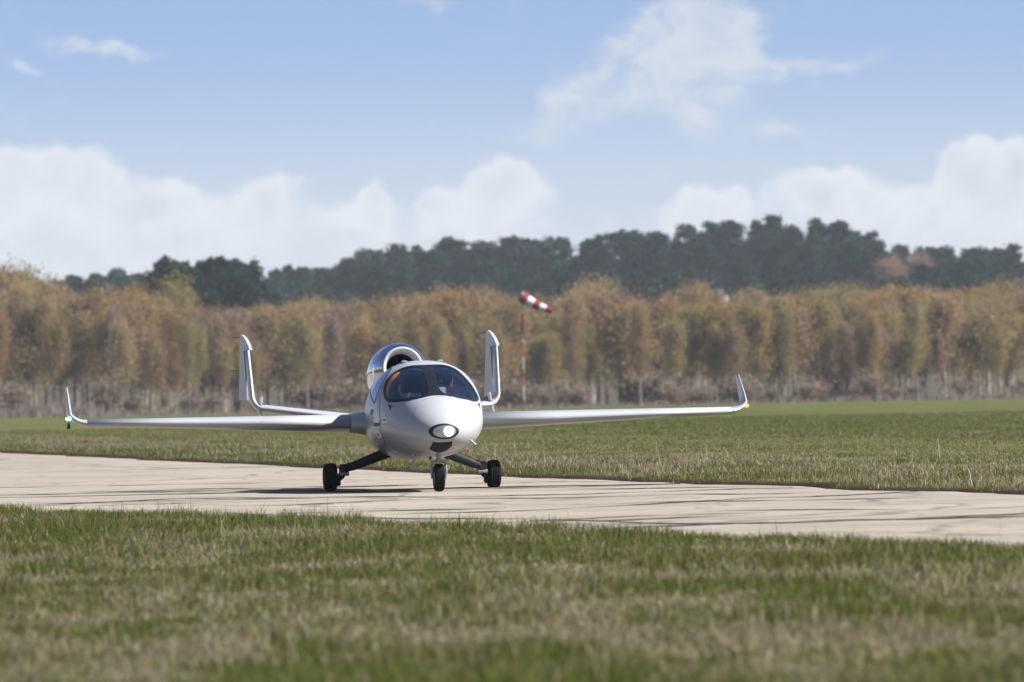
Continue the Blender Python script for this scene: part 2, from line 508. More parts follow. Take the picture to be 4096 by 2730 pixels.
N = 620000
y = 29 + (113 - 29) * rng.uniform(0, 1, N) ** 1.15
x = rng.uniform(-1, 1, N) * (0.0644 * y + 1.8)
ex = near_x(y) + .22 * (fbm(y * .8, 0 * y, 41, 3) - .5) * 2
keep = x < ex
x, y, ex = x[keep], y[keep], ex[keep]
n = len(x)
dist = ex - x
hb = .034 + .072 * fbm(x * .9, y * .25, 15, 4) ** 1.5 * 1.6
tuft = np.clip((fbm(x * 1.9, y * .9, 55, 3) - .56) * 6, 0, 1)
h = .88 * hb * rng.uniform(.4, 1.5, n) * (1 + .75 * tuft) * np.where(rng.uniform(0, 1, n) < .03, 1.5, 1)
bias = np.interp(y, [29, 34, 38, 44, 52, 62, 80, 113], [-.06, .06, .13, .10, .0, .04, .02, .02]) - .12 * np.exp(-dist / 1.0) - .10 * tuft
c, pd = grass_colour(x, y, bias, n)
h = np.where(pd > .6, h * .85, h)
lean = np.abs(rng.normal(.35, .3, n)) + pd * .25
blades('foreground_grass', x, y, x * 0 - .045, h, rng.uniform(.0035, .008, n), np.clip(lean, 0, 1.2), c, grass_mat, 'tufted green and straw grass in front of the concrete')
# tall dead stalks in the foreground
N = 2600
y = 33 + 78 * rng.uniform(0, 1, N); x = rng.uniform(-1, 1, N) * (0.0644 * y + 1.5)
k = (x < near_x(y) - .05) & (fbm(x * 1.1, y * .3, 77, 3) > .52); x, y = x[k], y[k]; n = len(x)
blades('dead_stalks', x, y, x * 0 - .045, rng.uniform(.10, .27, n), rng.uniform(.0035, .006, n), np.abs(rng.normal(.12, .15, n)), (BROWN * 1.3 + (STRAW - BROWN) * rng.uniform(0, 1, n)[:, None] * .8), grass_mat, 'sparse tall dead grass stalks in the foreground')
# meadow beyond the concrete
N = 640000
u_ = rng.uniform(0, 1, N)
y = 60 + 330 * u_ ** 1.6
x = rng.uniform(-1, 1, N) * (0.0644 * y + 5)
d = x - far_x(y)
k = (d > -.22 + .55 * fbm(y * 1.3, 0 * y, 71, 4)) & (rng.uniform(0, 1, N) < np.interp(d, [0, 12, 60], [1, .75, .5]))
x, y, d = x[k], y[k], d[k]; n = len(x)
tall = np.interp(d, [-.2, .1, .6, 3, 7, 14], [.6, .9, 1.2, 1.1, .7, .55])
h = (.05 + .10 * fbm(x * .6, y * .12, 65, 4) ** 1.4) * rng.uniform(.5, 1.4, n) * tall * .95
bias = np.interp(d, [0, .5, 2.0, 6, 9, 14, 40], [-.08, .0, .14, .14, .0, -.12, -.10]) + .2 * (fbm(x * .25, y * .06, 91, 3) - .5)
c, pd = grass_colour(x, y, bias, n)
blades('verge_grass', x, y, np.maximum(bank_z(d) - .012, -.012), h, rng.uniform(.005, .012, n) * np.interp(y, [80, 350], [.75, 2.4]), np.clip(np.abs(rng.normal(.4, .3, n)), 0, 1.1), c, grass_mat, 'dry and green meadow grass beyond the concrete')
N = 500
y = 85 + 120 * rng.uniform(0, 1, N); x = rng.uniform(-1, 1, N) * (0.0644 * y + 3)
d = x - far_x(y); k = (d > .6) & (d < 12); x, y, d = x[k], y[k], d[k]; n = len(x)
blades('dead_verge_stalks', x, y, bank_z(d) - .01, rng.uniform(.15, .42, n), rng.uniform(.007, .012, n), np.abs(rng.normal(.12, .15, n)), (BROWN + (PALE - BROWN) * rng.uniform(0, 1, n)[:, None]), grass_mat, 'sparse dead stalks standing in the far verge')


# ------------------------------------------------------------------ woodland
def tube(pts, radii, sides=6):
    """tapered tube through points -> verts, faces"""
    V, Fc = [], []
    for i, p in enumerate(pts):
        p = np.array(p, float)
        d_ = np.array(pts[min(i + 1, len(pts) - 1)], float) - np.array(pts[max(i - 1, 0)], float)
        d_ /= (np.linalg.norm(d_) + 1e-9)
        a_ = np.cross(d_, [0, 0, 1.0] if abs(d_[2]) < .9 else [1.0, 0, 0]); a_ /= np.linalg.norm(a_)
        b_ = np.cross(d_, a_)
        for k in range(sides):
            an = 2 * math.pi * k / sides
            V.append(p + radii[i] * (math.cos(an) * a_ + math.sin(an) * b_))
    for i in range(len(pts) - 1):
        for k in range(sides):
            Fc.append((i * sides + k, i * sides + (k + 1) % sides, (i + 1) * sides + (k + 1) % sides, (i + 1) * sides + k))
    return V, Fc


def merge(parts):
    V, Fc = [], []
    for v, f in parts:
        o = len(V); V += list(v); Fc += [tuple(i + o for i in q) for q in f]
    return V, Fc


def cards(Pn, size, aspect, tone, r, upright=0.0):
    """many small leaf-spray faces -> bulk mesh data"""
    n = len(Pn)
    a_ = r.normal(size=(n, 3)); a_[:, 2] += upright * np.sign(r.uniform(-1, 1, n)) * 2
    a_ /= np.linalg.norm(a_, axis=1)[:, None]
    b_ = np.cross(a_, r.normal(size=(n, 3))); b_ /= np.linalg.norm(b_, axis=1)[:, None]
    s = size * r.uniform(.6, 1.4, n)[:, None]
    V = np.stack([Pn - a_ * s * aspect, Pn + b_ * s * .5, Pn + a_ * s * aspect, Pn - b_ * s * .5], 1)
    C = np.repeat(tone[:, None, None] * np.ones(3), 4, 1)
    return V.reshape(-1, 3), C.reshape(-1, 3)


def card_mesh(name, Pn, size, aspect, tone, r, upright=0.0):
    V, C = cards(Pn, size, aspect, tone, r, upright)
    n = len(Pn)
    return bulk(name, V, np.arange(n * 4), np.arange(n) * 4, np.full(n, 4), C)


bark_birch = principled('birch_bark', (0.20, 0.172, 0.15), 0.9, var=.4, scale=2.5)
bark_pine = principled('pine_bark', (0.16, 0.095, 0.06), 0.95, var=.3, scale=2)
bark_shrub = principled('shrub_bark', (0.17, 0.13, 0.12), 0.95, var=.3, scale=2)
leaf_birch = leafy('birch_leaf', (0.262, 0.182, 0.082), 0.5, .15)
leaf_olive = leafy('young_leaf', (0.235, 0.186, 0.074), 0.5, .13)
leaf_red = leafy('bud_twigs', (0.225, 0.155, 0.112), 0.45, .13)
leaf_pine = leafy('pine_needle', (0.013, 0.031, 0.019), 0.15, .4)
twig_mauve = leafy('bare_twigs', (0.190, 0.140, 0.106), 0.4, .14)
reed_mat = leafy('dry_reed', (1, 1, 1), 0.3, 0)


def birch_variant(k):
    r = np.random.default_rng(100 + k)
    H = 1.0                                        # unit height, scaled later to metres
    HM = 13.0
    lean = r.normal(0, .02, 2)
    pts = [(lean[0] * s * HM + .15 * math.sin(s * 5 + k), lean[1] * s * HM, s * HM) for s in np.linspace(0, 1, 7)]
    parts = [tube(pts, [.17 * (1 - .88 * s) for s in np.linspace(0, 1, 7)], 6)]
    P_ = []; T_ = []
    width = r.uniform(.85, 1.25)
    for i in range(36):
        s0 = .22 + .77 * r.uniform(0, 1) ** .8; ang = r.uniform(0, 2 * math.pi)
        rad = width * (2.3 * (1 - s0) ** .6 * min(1, (s0 + .12) * 1.9) + .30) * r.uniform(.4, 1.25)
        p0 = np.array([np.interp(s0, np.linspace(0, 1, 7), [p[j] for p in pts]) for j in range(3)])
        p2 = p0 + np.array([math.cos(ang) * rad, math.sin(ang) * rad, rad * r.uniform(1.0, 2.2)])
        p1 = (p0 + p2) / 2 + np.array([math.cos(ang), math.sin(ang), 0]) * rad * .12
        if p2[2] > HM * 1.04: p2[2] = HM * 1.04
        parts.append(tube([p0, p1, p2], [.055, .036, .012], 3))
        n = int((75 + 85 * rad) * (.45 if s0 < .35 else 1.0))
        q = r.uniform(.2, 1.1, n)[:, None]
        pp = p0 + (p2 - p0) * q + r.normal(0, .60, (n, 3)) * [1, 1, 1.25] - np.array([0, 0, .25]) * q
        P_.append(pp)
        T_.append(np.full(n, r.uniform(.85, 1.15)) * r.uniform(.8, 1.2, n))
    V, Fc = merge(parts)
    tr = mesh('birch_trunk', V, Fc); tr.materials.append(bark_birch)
    Pn = np.concatenate(P_); T = np.concatenate(T_)
    cr_ = card_mesh('birch_crown', Pn, .115, 1.7, T, r, .9)
    return tr, cr_, HM


def pine_variant(k):
    r = np.random.default_rng(300 + k)
    HM = 18.0
    pts = [(.2 * math.sin(s * 4 + k), .15 * math.cos(s * 3), s * HM * .97) for s in np.linspace(0, 1, 6)]
    parts = [tube(pts, [.24 * (1 - .85 * s) for s in np.linspace(0, 1, 6)], 6)]
    P_, T_ = [], []
    nb_ = int(r.integers(40, 48))
    for i in range(nb_):
        s0 = .30 + .68 * ((i + r.uniform(0, 1)) / nb_) ** .9
        ang = i * 2.4 + r.normal(0, .4)
        sh = math.sqrt(max(.03, 1 - ((s0 - .48) / .545) ** 2)) if s0 > .48 else .75 + .25 * (s0 - .3) / .18
        rad = 3.1 * sh * r.uniform(.35, 1.05)
        c0_ = np.array([math.cos(ang) * rad, math.sin(ang) * rad, s0 * HM + r.normal(0, .35)])
        p0 = np.array([0, 0, s0 * HM - .5])
        parts.append(tube([p0, (p0 + c0_) / 2 - [0, 0, .1], c0_], [.06, .04, .02], 3))
        n = 150
        br = r.uniform(.55, .95) * (1 - .35 * max(0, s0 - .8) / .2)
        P_.append(c0_ + r.normal(0, br * .72, (n, 3)) * [1, 1, .8])
        T_.append(r.uniform(.5, 1.6) * (.8 + .4 * r.uniform(0, 1, n)))
    nt_ = 260
    q = r.uniform(0, 1, nt_)
    P_.append(np.stack([r.normal(0, 1, nt_) * (1.3 * (1 - q) + .12), r.normal(0, 1, nt_) * (1.3 * (1 - q) + .12), HM * (.86 + .16 * q)], 1))
    T_.append(r.uniform(.8, 1.3, nt_))
    V, Fc = merge(parts)
    tr = mesh('pine_trunk', V, Fc); tr.materials.append(bark_pine)
    cr_ = card_mesh('pine_crown', np.concatenate(P_), .25, 1.2, np.concatenate(T_), r, .5)
    return tr, cr_, HM


def shrub_variant(k):
    r = np.random.default_rng(500 + k)
    HM = 3.2
    parts, P_, T_ = [], [], []
    for i in range(14):
        ang = r.uniform(0, 2 * math.pi); sp_ = r.uniform(.2, 1.5)
        p2 = np.array([math.cos(ang) * sp_, math.sin(ang) * sp_, HM * r.uniform(.55, 1.0)])
        p1 = p2 * [.35, .35, .5]
        parts.append(tube([(p1 * .1), p1, p2], [.04, .028, .008], 3))
        n = 85
        q = r.uniform(.15, 1.08, n)[:, None]
        P_.append(p1 * .2 + (p2 - p1 * .2) * q + r.normal(0, .34, (n, 3)) * [1, 1, 1.2])
        T_.append(np.full(n, r.uniform(.75, 1.25)) * r.uniform(.75, 1.25, n))
    V, Fc = merge(parts)
    tr = mesh('shrub_stems', V, Fc); tr.materials.append(bark_shrub)
    cr_ = card_mesh('shrub_twigs', np.concatenate(P_), .12, 1.7, np.concatenate(T_), r, .8)
    return tr, cr_, HM


BV = [birch_variant(k) for k in range(9)]
PV = [pine_variant(k) for k in range(7)]
SV = [shrub_variant(k) for k in range(5)]
_mesh_cache = {}


def with_mat(me, ma):
    key = (me.name, ma.name)
    if key not in _mesh_cache:
        c = me if not me.materials else me.copy()
        if me.materials: c.materials.clear()
        c.materials.append(ma)
        if c is not me: pass
        _mesh_cache[key] = c
    return _mesh_cache[key]


for v in BV + PV + SV: v[1].materials.clear()
_crown_src = {}


def crown_mesh(me, ma):
    key = (me.name, ma.name)
    if key not in _crown_src:
        c = me.copy(); c.materials.clear(); c.materials.append(ma); _crown_src[key] = c
    return _crown_src[key]


def tree(name, var, ma, loc, height, wide, rz, label, cat, group=None, parts=('trunk', 'crown')):
    e = empty(name, loc, rz)
    s = height / var[2]
    e.scale = (s * wide, s * wide, s)
    tag(e, label, cat, group)
    link(parts[0], var[0], None, e)
    link(parts[1], crown_mesh(var[1], ma), None, e)
    return e


S4 = 31800.0
def world_at(px, Y): return (px - 2048) / S4 * Y
def height_at(px, py, Y): return (1586 - .01955 * (px - 2048) - py) / S4 * Y + CAM_H
def px_of(X, Y): return 2048 + X / Y * S4


B_X = [-400, -100, 0, 40, 90, 140, 200, 280, 340, 400, 470, 540, 600, 680, 800, 900, 950, 1050, 1200, 1400, 1600, 1750, 1850, 2000, 2100, 2250, 2380, 2500, 2650, 2760, 2900, 3000, 3150, 3300, 3450, 3600, 3700, 3800, 4000, 4096, 4500]
B_Y = [1120, 1110, 1105, 1080, 1065, 1090, 1125, 1160, 1165, 1125, 1130, 1150, 1200, 1215, 1200, 1215, 1240, 1220, 1210, 1190, 1195, 1160, 1150, 1165, 1200, 1180, 1130, 1125, 1170, 1130, 1200, 1165, 1170, 1160, 1155, 1160, 1130, 1140, 1130, 1130, 1140]
P_X = [-500, 0, 180, 250, 330, 480, 600, 660, 690, 725, 780, 850, 900, 960, 1010, 1080, 1250, 1320, 1400, 1500, 1550, 1620, 1680, 1800, 1980, 2048, 2200, 2400, 2600, 2750, 2850, 2980, 3100, 3180, 3330, 3450, 3510, 3560, 3700, 3780, 3900, 4096, 4600]
P_Y = [1100, 1110, 1105, 1085, 1100, 1088, 1095, 1085, 1040, 1098, 1090, 1085, 1082, 1085, 1085, 1078, 1072, 1060, 1025, 1000, 972, 955, 975, 955, 945, 953, 945, 940, 920, 910, 895, 890, 880, 884, 893, 918, 948, 980, 976, 990, 976, 970, 990]

# hill under the pines
HY0, HY1 = 1120.0, 1540.0
def hill_top(X):
    px = px_of(X, 1500.0)
    return np.maximum(0, (1586 - .01955 * (px - 2048) - np.interp(px, P_X, P_Y)) / S4 * 1500 + CAM_H - 17.0)


def hill_z(X, Y):
    xs = np.array([X + d_ for d_ in (-16, -8, 0, 8, 16)])
    hh = np.mean([hill_top(q) for q in xs])
    s = min(max((Y - HY0) / (1500 - HY0), 0), 1)
    return -0.05 + hh * s * s * (3 - 2 * s)


hx = np.linspace(-420, 420, 85); hy = np.concatenate([np.linspace(HY0 - 15, 1560, 24), [1650, 1800, 2100]])
hv = []
for yy in hy:
    for xx in hx:
        z = hill_z(xx, min(yy, 1500.)) * (1 if yy < 1600 else max(0, 1 - (yy - 1560) / 500))
        hv.append((xx, yy, z if yy > HY0 else -.3))
nx = len(hx)
fc = [(i * nx + j, i * nx + j + 1, (i + 1) * nx + j + 1, (i + 1) * nx + j) for i in range(len(hy) - 1) for j in range(nx - 1)]
hm = principled('forest_floor', (0.055, 0.050, 0.030), 1.0, spec=.05, var=.4, scale=.05)
hill = link('hill', mesh('hill', hv, fc), hm)
tag(hill, 'low wooded rise behind the birch belt', kind='structure')

BROW = ['back row', 'middle row', 'front row', 'thin foremost row']
SECT = [(260, 'left of the left wing tip'), (600, 'above the left wing tip'), (930, 'left of the left tail fin'), (1200, 'just right of the left tail fin'), (1470, 'left of the engine'), (1720, 'behind the engine'), (1960, 'left of the right tail fin'),
        (2200, 'behind the windsock'), (2500, 'right of the windsock'), (2800, 'above the middle of the right wing'), (3000, 'behind the right wing tip'), (3350, 'just right of the right wing tip'), (3700, 'well right of the right wing tip'), (9999, 'at the right edge')]


def sector(px): return next(n_ for x_, n_ in SECT if px < x_)
rr = random.Random(11)
PL = ['dark pine on the skyline, ', 'dark pine just below the skyline, ', 'dark pine in the middle of the rise, ', 'dark pine low above the birches, ']
for row, (Y, frac, step) in enumerate([(1500, 1.0, 4.1), (1440, .84, 4.4), (1375, .62, 4.8), (1300, .38, 5.2)]):
    X = world_at(-150, Y)
    while X < world_at(4250, Y):
        xx = X + rr.uniform(-1.4, 1.4); yy = Y + rr.uniform(-25, 25)
        px = px_of(xx, yy)
        full = height_at(px, np.interp(px, P_X, P_Y), 1500)
        z = hill_z(xx, yy)
        top = height_at(px, np.interp(px, P_X, P_Y), yy)
        bt = height_at(px, np.interp(px, B_X, B_Y) + 25, yy)
        want = bt + (top - bt) * frac + rr.uniform(-1.3, .5) * (1 if row == 0 else 1.3)
        hgt = want - z
        X += step * rr.uniform(.8, 1.2)
        if row and want < bt + .8: continue
        if row >= 2 and hgt < 9: continue
        hgt = min(max(hgt, 8), 23)
        red = (3535 < px < 3600 and row < 3) or (rr.random() < .10 and px > 3560 and row > 0)
        if red:
            tree('bare_tree', BV[rr.randrange(9)], leaf_red, (xx, yy, want - hgt), hgt, 1.5, rr.uniform(0, 6.28),
                 'reddish budding tree among the pines %s, %s' % (['on the skyline', 'below the skyline', 'halfway up', 'low down'][row], sector(px)), 'tree', 'budding trees among the pines')
        else:
            wd_ = rr.uniform(.95, 1.45)
            tree('pine_tree', PV[rr.randrange(7)], leaf_pine, (xx, yy, want - hgt), hgt, wd_, rr.uniform(0, 6.28), ('narrow ' if wd_ < 1.1 else ('broad ' if wd_ > 1.28 else 'rounded ')) + PL[row] + sector(px), 'pine tree', 'pines on the wooded rise')

# the dark clump of pines standing nearer, left of the rise
CLUMP = ['leftmost dark pine of the round clump', 'second dark pine from the left in the round clump', 'third dark pine from the left in the round clump', 'tallest dark pine in the round clump', 'dark pine just right of the tallest in the round clump', 'second dark pine from the right in the round clump', 'rightmost low dark pine of the round clump', 'front left dark pine of the round clump', 'front middle dark pine of the round clump', 'front right dark pine of the round clump']
for ci, (px, py, Y, wd) in enumerate([(755, 1095, 1010, 1.0), (800, 1062, 1000, 1.25), (850, 1050, 1005, 1.2), (895, 1042, 1000, 1.35), (945, 1048, 1008, 1.3), (990, 1085, 1000, 1.2), (1030, 1120, 1003, 1.05), (770, 1130, 985, 1.1), (870, 1105, 985, 1.3), (960, 1110, 985, 1.2)]):
    X = world_at(px, Y); hgt = height_at(px, py, Y)
    tree('pine_tree', PV[rr.randrange(7)], leaf_pine, (X, Y, -.04), hgt, wd, rr.uniform(0, 6.28), CLUMP[ci], 'pine tree', 'clump of nearer pines')
X = world_at(668, 1030)
tree('pine_tree', PV[2], leaf_pine, (X, 1030, -.04), height_at(668, 1038, 1030), 1.0, 1.0, 'single tall dark pine rising left of the round pine clump', 'pine tree')

# birch belt
for row, (Y, drop, step) in enumerate([(962, 0, 1.65), (925, 18, 1.7), (892, 50, 2.0), (880, 75, 2.6)]):
    X = world_at(-130, Y)
    while X < world_at(4230, Y):
        xx = X + rr.uniform(-.8, .8); yy = Y + rr.uniform(-14, 14)
        px = px_of(xx, yy)
        py = np.interp(px, B_X, B_Y) + drop + rr.uniform(-16, 60) * (1 if row < 2 else 2.0)
        hgt = max(5, height_at(px, py, yy)) * .93
        q = rr.random()
        ma = leaf_olive if q < .25 else (leaf_red if q > .84 else leaf_birch)
        if 2380 < px < 2720 and row == 0: ma = leaf_red
        wd_ = rr.uniform(.9, 1.6) if row < 3 else rr.uniform(.5, .9)
        tree('birch_tree', BV[rr.randrange(9)], ma, (xx, yy, -.04), hgt, wd_ * (13 / max(hgt, 9)) ** .4, rr.uniform(0, 6.28), '%s %s %s birch %s, %s' % ('slender' if wd_ < 1.1 else ('broad' if wd_ > 1.35 else 'middling'), 'tall' if hgt > 11.4 else ('low' if hgt < 9.3 else 'medium'), {'young_leaf': 'olive', 'bud_twigs': 'reddish', 'birch_leaf': 'tan'}[ma.name], sector(px), BROW[row]), 'birch tree', 'birches of the belt behind the field')
        X += step * rr.choice([.35, .6, .9, 1.2, 1.9])
for px, py, w_, lab in [(85, 1062, 1.5, 'tallest golden birch at the left end of the birch belt'), (700, 1100, 1.6, 'pale grey green tree in front of the single tall pine')]:
    Y = 975
    tree('birch_tree', BV[3], leaf_olive, (world_at(px, Y), Y, -.04), height_at(px, py, Y) * .92, w_ * .85, 2.0, lab, 'tree')

# bare shrubs at the foot of the birches
X = world_at(-120, 872)
while X < world_at(4220, 872):
    yy = 868 + rr.uniform(-16, 14)
    px = px_of(X, yy)
    hh = rr.choice([.9, 1.3, 1.8, 2.3, 2.9, 3.9]) * rr.uniform(.85, 1.15) * (1.0 if px < 2600 else .85)
    tree('bare_shrub', SV[rr.randrange(5)], twig_mauve, (X, yy, -.04), hh, rr.uniform(1.3, 2.3), rr.uniform(0, 6.28), '%s leafless mauve shrub at the belt foot, %s' % ('very low' if hh < 1.7 else ('low' if hh < 2.4 else ('tall' if hh < 3.4 else 'very tall')), sector(px)), 'shrub', 'bare shrubs along the field edge', ('stems', 'twigs'))
    X += rr.uniform(.7, 1.9) if rr.random() < .88 else rr.uniform(3, 6)
# pale dry reeds in front of the shrubs
N = 26000
x = rng.uniform(world_at(-150, 850), world_at(4250, 850), N); y = 835 + rng.uniform(-35, 30, N)
pxs = 2048 + x / y * S4
dens = np.interp(pxs, [-200, 0, 300, 620, 900, 1200, 1900, 2600, 3000, 3600, 3850, 4050, 4300], [.8, .9, 1, .9, .5, .5, .35, .3, .3, .4, .9, 1, 1])
k = rng.uniform(0, 1, N) < dens * np.clip(fbm(x * .12, y * .1, 33, 3) * 1.9 - .35, 0, 1)
x, y, pxs = x[k], y[k], pxs[k]; n = len(x)
h = rng.uniform(.2, 1.0, n) * np.clip(fbm(x * .25, y * .12, 37, 4) * 2 - .4, .12, 1.3) * np.interp(pxs, [0, 300, 900, 3000, 3900, 4200], [1.9, 1.8, 1.0, .7, 1.9, 1.7])
REED = np.array([.215, .165, .138])
blades('dry_reeds', x, y, x * 0 - .04, h, rng.uniform(.06, .14, n), np.abs(rng.normal(.15, .15, n)), REED * rng.uniform(.6, 1.25, n)[:, None], reed_mat, 'pale dry reeds and weeds at the field edge')

# ------------------------------------------------------------------ windsock
wsY = 530.0
red_p = principled('red_paint', (0.22, 0.05, 0.045), .8); white_p = principled('white_paint', (0.36, 0.35, 0.33), .8)
fab_r = principled('red_fabric', (0.17, 0.018, 0.022), .95); fab_w = principled('white_fabric', (0.50, 0.50, 0.52), .95)
steel = principled('galvanised_steel', (0.35, 0.36, 0.38), .45, .8)
wx = world_at(2091, wsY)
ws = empty('windsock', (wx, wsY, -.04))
tag(ws, 'red and white banded windsock on a striped pole before the birches', 'windsock')
ph = height_at(2091, 1168, wsY) + .04
zs = [0, .9, 1.9, 3.05, 3.85, 4.85, 5.65, 6.75, ph]
for i in range(8):
    V, Fc = tube([(0, 0, zs[i]), (0, 0, zs[i + 1])], [.05, .05], 10)
    o = link('pole_band', mesh('pole_band', V, Fc), red_p if i % 2 == 0 else white_p, ws)
px_to = wsY / S4
pts = []
for s in np.linspace(0, 1, 11):
    pts.append((-.05 + 2.05 * s, -.25 * s, ph - .33 - .98 * s - .10 * math.sin(s * 3.1)))
rad = [.40 - .22 * s for s in np.linspace(0, 1, 11)]
for i in range(5):
    V, Fc = tube(pts[i * 2:i * 2 + 3], rad[i * 2:i * 2 + 3], 16)
    link('sock_band', mesh('sock_band', V, Fc), fab_r if i % 2 == 0 else fab_w, ws)
bm = bmesh.new()
ringpts = [(-.05 + .41 * math.sin(R_(28)) * math.cos(a_), .41 * math.sin(a_), ph - .33 + .41 * math.cos(a_) * .9) for a_ in np.linspace(0, 2 * math.pi, 21)]
V, Fc = tube(ringpts, [.02] * 21, 5)
link('hoop', mesh('hoop', V, Fc), steel, ws)
# ------------------------------------------------------------------ aircraft
YAW = R_(7.8)
FWD = np.array([math.sin(YAW), -math.cos(YAW), 0])
P0 = np.array([-0.8868, 101.1254, 0.0])       # ground point below the nose tip
jet = empty('light_jet', tuple(P0), math.atan2(FWD[1], FWD[0]))
tag(jet, 'small white jet aircraft taxiing nose-on along the pale concrete', 'aircraft')


def L(u, v, w): return (u, -v, w)              # u forward, v starboard, w up


white = principled('white_gelcoat', (0.315, 0.323, 0.34), .33, 0, .4, .05, 1.1, coat=.10)
black = principled('black_gloss', (0.006, 0.007, 0.013), .45, 0, .3, .1, 4)
dark = principled('black_anodised', (0.008, 0.008, 0.009), .55, .1, .3, .2, 8)
rubber = principled('tyre_rubber', (0.006, 0.006, 0.006), .9, 0, .15, .2, 20, bump_s=.3)
seam = principled('panel_gap', (0.10, 0.11, 0.13), .8)
chrome = principled('polished_metal', (0.42, 0.46, 0.56), .09, 1.0, .5, .02, 3)
lip = principled('intake_grey', (0.40, 0.41, 0.42), .45, 0, .5, .03, 3)
pit = principled('intake_black', (0.006, 0.006, 0.007), .9)
alu = principled('painted_alloy', (0.26, 0.29, 0.37), .35, .4, .5, .06, 6)
grey = principled('cabin_grey', (0.33, 0.33, 0.35), .85, var=.1)
cabin_dark = principled('cabin_dark', (0.030, 0.032, 0.045), .9)
orange = principled('strip_orange', (0.50, 0.17, 0.06), .7)
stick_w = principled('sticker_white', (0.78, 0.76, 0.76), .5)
stick_r = principled('sticker_red', (0.55, 0.05, 0.08), .5)
seat_m = principled('seat_cover', (0.06, 0.05, 0.055), .85)
mark_m = principled('dark_marking', (0.05, 0.055, 0.07), .6)

glass = bpy.data.materials.new('tinted_glass'); glass.use_nodes = True
t = NT(glass.node_tree); nt = glass.node_tree; nt.nodes.clear()
tr = t.new('ShaderNodeBsdfTransparent'); tr.inputs[0].default_value = (0.44, 0.46, 0.58, 1)
gl = t.new('ShaderNodeBsdfGlossy'); gl.inputs['Roughness'].default_value = 0.03
tcn = t.new('ShaderNodeTexCoord')
gl.inputs[0].default_value = (0.92, 0.94, 1, 1)
fr = t.new('ShaderNodeFresnel'); fr.inputs['IOR'].default_value = 1.75
mx = t.new('ShaderNodeMixShader')
nt.links.new(t.m('ADD', fr.outputs[0], t.m('MULTIPLY', t.noise(tcn.outputs['Object'], 4.0, 3), 0.03)), mx.inputs[0])
nt.links.new(tr.outputs[0], mx.inputs[1]); nt.links.new(gl.outputs[0], mx.inputs[2])
out = t.new('ShaderNodeOutputMaterial'); nt.links.new(mx.outputs[0], out.inputs[0])
lens_m = bpy.data.materials.new('lens_glass'); lens_m.use_nodes = True
t = NT(lens_m.node_tree); nt = lens_m.node_tree; nt.nodes.clear()
tr = t.new('ShaderNodeBsdfTransparent'); tr.inputs[0].default_value = (0.85, 0.86, 0.86, 1)
gl = t.new('ShaderNodeBsdfGlossy'); gl.inputs['Roughness'].default_value = 0.05
tcn = t.new('ShaderNodeTexCoord')
mx = t.new('ShaderNodeMixShader'); nt.links.new(t.smooth(t.noise(tcn.outputs['Object'], 60, 3), .3, .7, .05, .25), mx.inputs[0])
nt.links.new(tr.outputs[0], mx.inputs[1]); nt.links.new(gl.outputs[0], mx.inputs[2])
out = t.new('ShaderNodeOutputMaterial'); nt.links.new(mx.outputs[0], out.inputs[0])

# hull: stations of nose distance, half width, top, bottom, height of greatest width, squareness above, below
ST = np.array([
    (0.00, .02, .795, .755, .775, 2, 2), (-.02, .12, .86, .69, .773, 2, 2), (-.06, .20, .925, .635, .774, 2, 2),
    (-.15, .305, 1.015, .575, .785, 2, 2), (-.30, .41, 1.13, .525, .80, 2, 2), (-.50, .50, 1.25, .487, .82, 2.05, 2),
    (-.80, .59, 1.41, .458, .86, 2.15, 2), (-1.20, .66, 1.575, .432, .90, 2.3, 2), (-1.65, .70, 1.672, .41, .92, 2.35, 2),
    (-2.20, .705, 1.688, .393, .93, 2.35, 2.1), (-2.90, .675, 1.64, .385, .93, 2.25, 2.2), (-3.70, .60, 1.555, .405, .94, 2.1, 2.2),
    (-4.60, .48, 1.43, .53, .98, 2, 2), (-5.60, .34, 1.30, .70, 1.01, 2, 2), (-6.80, .20, 1.18, .87, 1.03, 2, 2), (-7.90, .07, 1.11, 1.0, 1.055, 2, 2)])
_x = -ST[:, 0]; _h = np.diff(_x); _M = []
for c_ in range(1, 7):
    y_ = ST[:, c_]; d_ = np.diff(y_) / _h; mm = np.zeros(len(y_)); mm[0] = d_[0]; mm[-1] = d_[-1]
    for k in range(1, len(y_) - 1):
        if d_[k - 1] * d_[k] > 0:
            mm[k] = 3 * (_h[k - 1] + _h[k]) / ((2 * _h[k] + _h[k - 1]) / d_[k - 1] + (_h[k] + 2 * _h[k - 1]) / d_[k])
    _M.append(mm)


def station(u):
    t_ = np.clip(-np.asarray(u, float), 0, _x[-1])
    i = np.clip(np.searchsorted(_x, t_, side='right') - 1, 0, len(_x) - 2)
    s = (t_ - _x[i]) / _h[i]
    res = []
    for c_ in range(1, 7):
        y_, mm = ST[:, c_], _M[c_ - 1]
        res.append((2 * s**3 - 3 * s**2 + 1) * y_[i] + (s**3 - 2 * s**2 + s) * _h[i] * mm[i] + (-2 * s**3 + 3 * s**2) * y_[i + 1] + (s**3 - s**2) * _h[i] * mm[i + 1])
    return res


